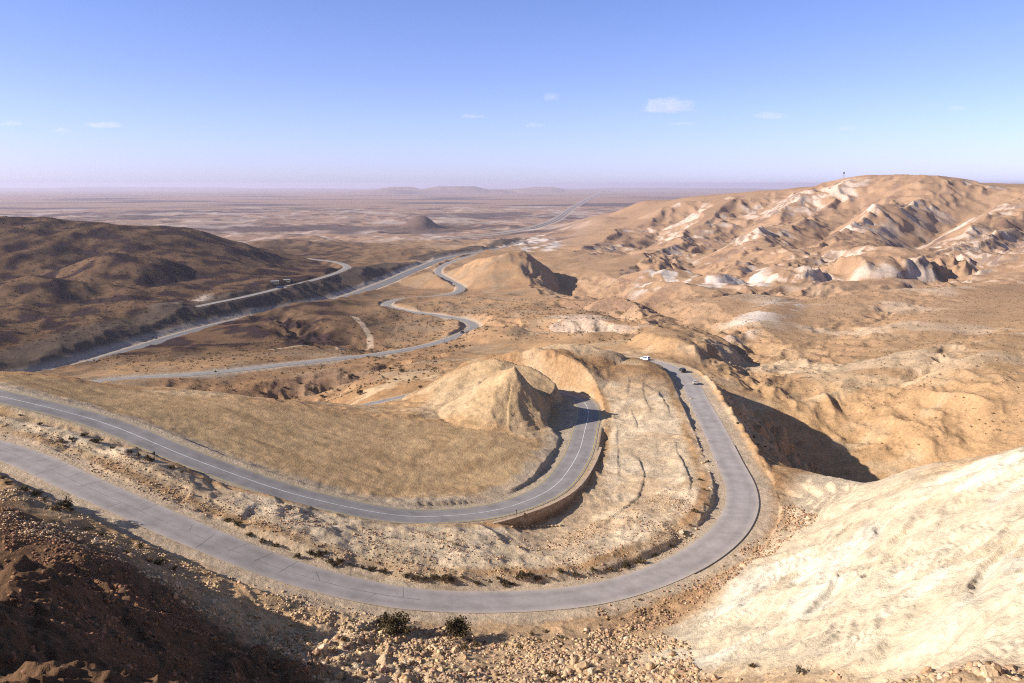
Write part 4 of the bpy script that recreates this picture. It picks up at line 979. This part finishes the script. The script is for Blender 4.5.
# ------------------------------------------------------------------ cars
M_TYRE = plain("tyre_rubber", (.02, .02, .02), .9, .2); M_RIM = plain("rim_alloy", (.45, .45, .46), .35, .5, .05, 1, .8)
M_GLASS = plain("tinted_glass", (.012, .014, .018), .08, .6, .05); M_LAMP = plain("lamp_lens", (.75, .75, .72), .15, .6, .05); M_TAIL = plain("tail_lens", (.35, .02, .02), .2, .5, .1); M_PLASTIC = plain("dark_plastic", (.03, .03, .032), .7, .3)
CARP = {}
def make_car(name, label, paint, suv, loc, heading, pitch=0.0):
    L, Wd = (4.7, 1.85) if suv else (4.3, 1.72); H = 1.72 if suv else 1.42
    t = thing(name, label, "car", loc, heading); t.rotation_euler = (0, pitch, heading)
    if suv: prof = [(-2.32, .45), (-2.35, .95), (-2.25, 1.05), (-2.05, 1.62), (-1.7, H), (.35, H - .02), (1.05, 1.12), (2.1, 1.0), (2.32, .85), (2.35, .45), (1.9, .3), (-1.9, .3)]
    else: prof = [(-2.1, .42), (-2.15, .85), (-1.95, 1.0), (-1.35, 1.36), (-.9, H), (.2, H - .02), (.95, 1.0), (1.95, .86), (2.12, .7), (2.15, .4), (1.75, .25), (-1.75, .25)]
    belt = 1.02 if suv else .92
    bm = bmesh.new(); rows = []
    for yy_, ins in ((-1, .07), (-.93, 0), (.93, 0), (1, .07)):
        r_ = []
        cx_ = 0; cz_ = .8
        for x_, z_ in prof:
            w_ = Wd / 2 * (1 - .24 * max(0, (z_ - belt) / (H - belt)))
            r_.append(bm.verts.new((x_ * (1 - ins * .35), yy_ * w_, cz_ + (z_ - cz_) * (1 - ins))))
        rows.append(r_)
    n_ = len(prof)
    for a_, b_ in zip(rows[:-1], rows[1:]):
        for i in range(n_): bm.faces.new((a_[i], a_[(i + 1) % n_], b_[(i + 1) % n_], b_[i]))
    bm.faces.new(rows[0]); bm.faces.new(rows[-1][::-1]); bmesh.ops.recalc_face_normals(bm, faces=bm.faces[:])
    body = bm_obj("body", bm, paint, t)
    def quad(nm, pts_, m_, par):
        b_ = bmesh.new(); c_ = sum((Vector(q) for q in pts_), Vector()) / 4
        f_ = b_.faces.new([b_.verts.new(q) for q in pts_]); ex_ = bmesh.ops.extrude_face_region(b_, geom=[f_])
        nrm_ = f_.normal.copy() if f_.normal.length else Vector((0, 0, 1)); f_.normal_update(); nrm_ = f_.normal
        for v in ex_["geom"]:
            if isinstance(v, bmesh.types.BMVert): v.co += nrm_ * .02
        bmesh.ops.recalc_face_normals(b_, faces=b_.faces[:])
        return bm_obj(nm, b_, m_, par)
    tw = Wd / 2 * .985; uw = Wd / 2 * (1 - .24 * .8)
    zt = belt + .8 * (H - belt)
    xr0, xr1, xf0, xf1 = (-2.08, -1.85, .98, .45) if suv else (-1.6, -1.15, .85, .3)
    for sgn in (-1, 1):
        y0, y1 = sgn * (tw + .012), sgn * (uw + .02)
        mid_ = -.45
        quad("window", [(xr0 + .15, y0, belt + .03), (mid_ - .05, y0, belt + .03), (mid_ - .05, y1, zt), (xr1 + .12, y1, zt)], M_GLASS, t)
        quad("window", [(mid_ + .05, y0, belt + .03), (xf0 - .2, y0, belt + .03), (xf1 - .12, y1, zt), (mid_ + .05, y1, zt)], M_GLASS, t)
    if suv: rear = [(-2.27, -.72, 1.10), (-2.27, .72, 1.10), (-2.10, .62, 1.56), (-2.10, -.62, 1.56)]; front = [(1.03, -.74, 1.16), (1.03, .74, 1.16), (.45, .64, 1.64), (.45, -.64, 1.64)]
    else: rear = [(-1.92, -.68, 1.03), (-1.92, .68, 1.03), (-1.25, .6, 1.37), (-1.25, -.6, 1.37)]; front = [(.93, -.7, 1.03), (.93, .7, 1.03), (.28, .6, 1.37), (.28, -.6, 1.37)]
    quad("rear_window", rear, M_GLASS, t); quad("windscreen", front, M_GLASS, t)
    for sx in (-1.38, 1.38):
        for sgn in (-1, 1):
            r0 = .36 if suv else .31
            b_ = bmesh.new(); add_tube(b_, (sx, sgn * (Wd / 2 - .2), r0), (sx, sgn * (Wd / 2 + .015), r0), r0, r0, 18); w_ = bm_obj("wheel", b_, M_TYRE, t)
            b_ = bmesh.new(); add_tube(b_, (sx, sgn * (Wd / 2 + .0), r0), (sx, sgn * (Wd / 2 + .03), r0), r0 * .62, r0 * .55, 14); bm_obj("rim", b_, M_RIM, w_)
    xe = prof[8][0]
    for sgn in (-1, 1):
        b_ = bmesh.new(); add_box(b_, (xe + .0, sgn * Wd * .36, .78 if suv else .66), (.12, .34, .16)); bm_obj("headlight", b_, M_LAMP, t)
        b_ = bmesh.new(); add_box(b_, (prof[1][0] + .03, sgn * Wd * .40, .92 if suv else .80), (.10, .22, .24)); bm_obj("tail_light", b_, M_TAIL, t)
        b_ = bmesh.new(); add_box(b_, (.75, sgn * (Wd / 2 + .07), belt + .06), (.14, .18, .14)); bm_obj("wing_mirror", b_, M_PLASTIC, t)
    b_ = bmesh.new(); add_box(b_, (prof[0][0] - .02, 0, .45), (.12, Wd * .9, .2)); bm_obj("bumper", b_, M_PLASTIC, t)
    return t
P_WHITE = plain("white_paint", (.78, .78, .78), .25, .5, .03); P_BLACK = plain("black_paint", (.012, .012, .014), .25, .5, .1); P_SILVER = plain("beige_paint", (.40, .36, .32), .3, .5, .05); P_DARK = plain("charcoal_paint", (.022, .022, .026), .3, .5, .1)
def on_road(c_, px, off, dz, **kw):
    """place along a road at the point seen nearest picture column px"""
    t_ = tang(c_); u = c_[:, 0] / (c_[:, 1] * math.cos(PITCH) - c_[:, 2] * math.sin(PITCH)) * F + 512
    return u
def car_at(c_, q, off, **kw):
    k = near_k(c_, q); t_ = tang(c_)[k]; n_ = np.array([-t_[1], t_[0]]); p = c_[k, :2] + n_ * off
    k2 = min(k + 8, len(c_) - 1); k1 = max(k - 8, 0); sl = math.atan2(c_[k2, 2] - c_[k1, 2], np.linalg.norm(c_[k2, :2] - c_[k1, :2]))
    hd = math.atan2(t_[1], t_[0]); return (p[0], p[1], c_[k, 2]), hd, -sl
for q, nm, lb, pt, suv, c_, off, flip, dz in (
  (P(645, 360, -77), "estate_car", "white estate car with dark rear windows leading the group round the bend", P_WHITE, True, old_road, -1.7, 0, .07),
  (P(682, 371.5, -75.6), "off_roader", "black off-road car between the white and the beige car on the bend", P_BLACK, True, old_road, -1.7, 0, .07),
  (P(692, 384, -74.8), "small_car", "small beige car last in the group on the descending road", P_SILVER, False, old_road, -1.7, 0, .07),
  (P(468, 333.5, -117.3), "dark_car", "dark car alone on the far bend of the valley road", P_DARK, True, low_road, 1.7, 1, .15)):
    loc, hd, pt_ = car_at(c_, q, off)
    make_car(nm, lb, pt, suv, (loc[0], loc[1], loc[2] + dz), hd + (math.pi if flip else 0), -pt_ if flip else pt_)

# ------------------------------------------------------------------ signs and posts by the inner bend
M_POST = plain("dark_post", (.05, .045, .045), .6, .3); M_PLATE = plain("sign_back", (.10, .09, .085), .5, .4)
def sign(p, h, label, w_, rz, tilt=0.0):
    if p is None: return
    t = thing("road_sign", label, "sign", p, rz); t.rotation_euler = (tilt, 0, rz)
    b_ = bmesh.new(); add_tube(b_, (0, 0, -.2), (0, 0, h), .06, .06, 8); bm_obj("post", b_, M_POST, t)
    b_ = bmesh.new(); add_tube(b_, (0, .045, h - w_ * .4), (0, .075, h - w_ * .4), w_ * .5, w_ * .5, 3 if w_ > .75 else 14); bm_obj("sign_plate", b_, M_PLATE, t)
sp = G([(516.5,519),(525,517.5),(561,502.5),(154.5,460.5)])
sign(sp[0], 1.35, "thin dark marker sign beside the retaining wall, left one of the pair", .35, .4)
sign(sp[1], 1.5, "thin dark marker sign with round plate, right one of the pair by the retaining wall", .45, .4)
sign(sp[2], 1.0, "low dark marker sign leaning over by the outer edge of the inner bend", .5, .8, 1.0)
sign(sp[3], 2.0, "dark road sign on a thin post by the left stretch of asphalt road", .9, .2)

# ------------------------------------------------------------------ highway barrier, work site, mast
M_CONC = plain("pale_concrete", (.48, .44, .41), .9, .2, .12, .4)
k1 = near_k(highway, P(262, 315.5, -132)); hb = highway[:k1]; t_ = tang(hb)
bm = bmesh.new(); prev = None
for k in range(0, len(hb)):
    n_ = np.array([-t_[k, 1], t_[k, 0]]); sec = []
    for o_, z_ in ((-9.2, .2), (-9.35, 1.15), (-9.65, 1.15), (-9.8, .2)):
        q = hb[k, :2] + n_ * o_; sec.append(bm.verts.new((*q, hb[k, 2] + z_)))
    if prev:
        for a_ in range(3): bm.faces.new((prev[a_], prev[a_ + 1], sec[a_ + 1], sec[a_]))
    else: bm.faces.new(sec)
    prev = sec
bm.faces.new(prev[::-1]); bmesh.ops.recalc_face_normals(bm, faces=bm.faces[:])
bm_obj("crash_barrier", bm, M_CONC, label="long pale concrete crash barrier along the near edge of the highway", category="barrier")
M_SHED = plain("shed_panel", (.50, .40, .22), .7, .3, .15, .6); M_ROOFW = plain("white_sheet_roof", (.42, .41, .40), .6, .3, .1, .5); M_BLUE = plain("blue_paint", (.05, .08, .2), .4, .4, .1)
cs = G([(275,284),(287,282),(280.5,288.5)])
def cabin(p, l_, w_, h_, lb, rz, roofm):
    t = thing("site_cabin", lb, "cabin", p, rz)
    b_ = bmesh.new(); add_box(b_, (0, 0, h_ / 2 - .2), (l_, w_, h_ + .4)); bm_obj("wall", b_, M_SHED, t)
    b_ = bmesh.new(); add_box(b_, (0, 0, h_ + .18), (l_ + .5, w_ + .5, .3), None, .94); bm_obj("roof", b_, roofm, t)
    b_ = bmesh.new(); add_box(b_, (-l_ * .25, -w_ / 2 - .03, 1.0), (1.0, .08, 2.0)); bm_obj("door", b_, M_PLASTIC, t)
    for xx_ in (.05, .3):
        b_ = bmesh.new(); add_box(b_, (l_ * xx_, -w_ / 2 - .03, 1.6), (1.1, .08, .9)); bm_obj("window", b_, M_GLASS, t)
if all(q is not None for q in cs):
    cabin(cs[0], 9, 4, 3.4, "ochre site cabin with a white roof beside the valley track, left one", .3, M_ROOFW)
    cabin(cs[1], 7.5, 3.6, 3.0, "ochre site cabin with a white roof beside the valley track, right one", .1, M_ROOFW)
    t = thing("blue_lorry", "blue lorry parked in front of the ochre site cabins", "lorry", cs[2], .35)
    b_ = bmesh.new(); add_box(b_, (2.6, 0, 1.75), (1.9, 2.4, 2.3), None, .88); cb = bm_obj("cab", b_, M_BLUE, t)
    b_ = bmesh.new(); add_box(b_, (3.52, 0, 2.15), (.1, 1.9, .8)); bm_obj("windscreen", b_, M_GLASS, cb)
    b_ = bmesh.new(); add_box(b_, (-1.3, 0, 1.85), (5.4, 2.5, 1.7), None, 1.04); bm_obj("load_bed", b_, M_BLUE, t)
    b_ = bmesh.new(); add_box(b_, (0, 0, .8), (7.2, 1.0, .3)); bm_obj("chassis", b_, M_PLASTIC, t)
    for sx in (2.6, -.9, -2.6):
        for sy in (-1, 1):
            b_ = bmesh.new(); add_tube(b_, (sx, sy * .85, .52), (sx, sy * 1.22, .52), .52, .52, 16); bm_obj("wheel", b_, M_TYRE, t)
mq = PD(843, 186, 2230); mz = float(shape(np.array([mq[0]]), np.array([mq[1]]), np.array([6.0]))[0])
t = thing("radio_mast", "thin lattice radio mast on the right skyline", "mast", (mq[0], mq[1], mz))
b_ = bmesh.new()
for sx, sy in ((-1, -1), (1, -1), (1, 1), (-1, 1)): add_tube(b_, (sx * 2.2, sy * 2.2, -2), (sx * .6, sy * .6, 34), .22, .14, 5)
for k in range(11):
    z0, z1 = k * 3.1, (k + 1) * 3.1; w0, w1 = 2.2 - 1.6 * z0 / 34, 2.2 - 1.6 * z1 / 34
    for (ax, ay), (bx, by) in zip(((-1, -1), (1, -1), (1, 1), (-1, 1)), ((1, -1), (1, 1), (-1, 1), (-1, -1))):
        add_tube(b_, (ax * w0, ay * w0, z0), (bx * w1, by * w1, z1), .09, .09, 4); add_tube(b_, (ax * w1, ay * w1, z1), (bx * w1, by * w1, z1), .09, .09, 4)
bm_obj("lattice", b_, plain("mast_steel", (.3, .26, .27), .5, .4, .1), t)
b_ = bmesh.new(); add_box(b_, (0, 0, 31.5), (3.2, 3.2, 4.2), None, .9); bm_obj("antenna_drum", b_, M_POST, t)
b_ = bmesh.new(); add_tube(b_, (0, 0, 34), (0, 0, 39), .12, .06, 6); bm_obj("aerial", b_, M_POST, t)

# ------------------------------------------------------------------ clouds
cm = bpy.data.materials.new("cloud"); cm.use_nodes = True; nt = cm.node_tree; nt.nodes.remove(nt.nodes["Principled BSDF"])
vs_ = nt.nodes.new("ShaderNodeVolumeScatter"); vs_.inputs["Color"].default_value = (1, 1, 1, 1); vs_.inputs["Density"].default_value = .00095; vs_.inputs["Anisotropy"].default_value = .0
nt.links.new(vs_.outputs[0], nt.nodes["Material Output"].inputs["Volume"])
def cloud(px, py, wpx, hpx, seed, label):
    D_ = 15000.0; q = PD(px, py, D_); rx, rz = wpx / 2 * D_ / F, hpx / 2 * D_ / F
    bm = bmesh.new(); bmesh.ops.create_icosphere(bm, subdivisions=5, radius=1)
    co = np.array([v.co[:] for v in bm.verts])
    a_ = fbm(co[:, 0] * 1.3 + seed, co[:, 2] * 1.1 + co[:, 1] * .8, 1.0, 4, None, .6, False, seed) ; b__ = fbm(co[:, 0] * 3 + co[:, 1] + seed, co[:, 2] * 2.5 + co[:, 1], 1.0, 3, None, .6, True, seed + 3)
    rr = 1 + .55 * a_ + .18 * b__
    for v, c_, r_ in zip(bm.verts, co, rr):
        z_ = c_[2] * r_
        v.co = Vector((c_[0] * r_ * rx, c_[1] * r_ * rx * .5, (z_ if z_ > 0 else z_ * .45) * rz))
    o = bm_obj("cloud", bm, cm, None, True, label=label, category="cloud"); o.location = q
    return o
for k, (px, py, w_, h_, lb) in enumerate(((668, 109, 42, 16, "largest small white puff of cloud high over the plain right of centre"), (551, 98, 15, 9, "small round white cloud high above the highway"), (771, 117, 24, 8, "thin pale cloud streak right of the largest cloud"),
   (62, 131, 15, 6, "small white cloud low over the left horizon"), (103, 126, 34, 6, "long thin white cloud at the left beside the small low one"), (846, 129, 14, 6, "tiny pale cloud above the mast on the right"), (534, 126, 15, 5, "faint little cloud just below the small round one"),
   (472, 117, 20, 4, "faint flat cloud wisp left of the small round cloud"), (684, 124, 22, 4, "faint cloud wisp under the largest cloud"), (957, 109, 15, 5, "tiny faint cloud near the right edge of the sky"), (12, 124, 18, 5, "faint cloud at the left edge of the sky"))):
    cloud(px, py, w_, h_, 5.0 + 3 * k, lb)

# ------------------------------------------------------------------ light, sky, air
SUN_AZ = math.radians(180 + 79); SUN_EL = math.radians(27)
sdir = Vector((math.sin(SUN_AZ) * math.cos(SUN_EL), math.cos(SUN_AZ) * math.cos(SUN_EL), math.sin(SUN_EL)))
ld = bpy.data.lights.new("sun", "SUN"); ld.energy = 5.0; ld.angle = math.radians(.53); ld.color = (1.0, .93, .82)
lo_ = bpy.data.objects.new("sun", ld); COL.objects.link(lo_); lo_.rotation_euler = sdir.to_track_quat("Z", "Y").to_euler()
W = bpy.data.worlds.new("World"); S.world = W; W.use_nodes = True
nt = W.node_tree; bg = nt.nodes["Background"]
sky = nt.nodes.new("ShaderNodeTexSky"); sky.sky_type = "NISHITA"; sky.sun_disc = False
sky.sun_elevation = SUN_EL; sky.sun_rotation = SUN_AZ; sky.altitude = 300; sky.air_density = 1.0; sky.dust_density = .6; sky.ozone_density = 4.0
tcw = nt.nodes.new("ShaderNodeTexCoord"); sx = nt.nodes.new("ShaderNodeSeparateXYZ"); nt.links.new(tcw.outputs["Generated"], sx.inputs[0])
tint = ramp(nt, sx.outputs[2], [(0, (1.06, 1.06, 1.75)), (.03, (1.0, .97, 1.6)), (.12, (.96, .85, 1.22)), (.25, (.87, .79, 1.12)), (.5, (.92, .80, .80)), (.8, (.95, .82, .76))])
nt.links.new(mix(nt, sky.outputs[0], tint.outputs["Color"], 1.0), bg.inputs["Color"]); bg.inputs["Strength"].default_value = .09

def box_mesh(name, lo, hi):
    bm = bmesh.new(); bmesh.ops.create_cube(bm, size=1)
    for v in bm.verts:
        v.co = Vector([(lo[i] + hi[i]) / 2 + v.co[i] * (hi[i] - lo[i]) for i in range(3)])
    me = bpy.data.meshes.new(name); bm.to_mesh(me); bm.free(); return me
Wtop = Z.max() + 3
HZ = box_mesh("haze", (-100000, -60000, Z.min() - 3), (100000, 100000, max(36, Wtop)))
hm = bpy.data.materials.new("haze"); hm.use_nodes = True; nt = hm.node_tree; nt.nodes.remove(nt.nodes["Principled BSDF"])
pv = nt.nodes.new("ShaderNodeVolumePrincipled"); pv.inputs["Color"].default_value = (.67, .66, .84, 1); pv.inputs["Density"].default_value = 4.6e-5; pv.inputs["Anisotropy"].default_value = .2
nt.links.new(pv.outputs[0], nt.nodes["Material Output"].inputs["Volume"]); HZ.materials.append(hm)
link("haze", HZ, kind="stuff", label="pale lavender haze over the plain")

# ------------------------------------------------------------------ render settings
S.render.engine = "CYCLES"
S.view_settings.view_transform = "Standard"; S.view_settings.look = "None"; S.view_settings.exposure = .85; S.view_settings.gamma = 1
S.cycles.use_denoising = False
S.cycles.pixel_filter_type = 'BLACKMAN_HARRIS'; S.cycles.filter_width = 1.1
S.cycles.max_bounces = 5; S.cycles.diffuse_bounces = 3; S.cycles.volume_bounces = 1; S.cycles.transparent_max_bounces = 12
S.render.film_transparent = False
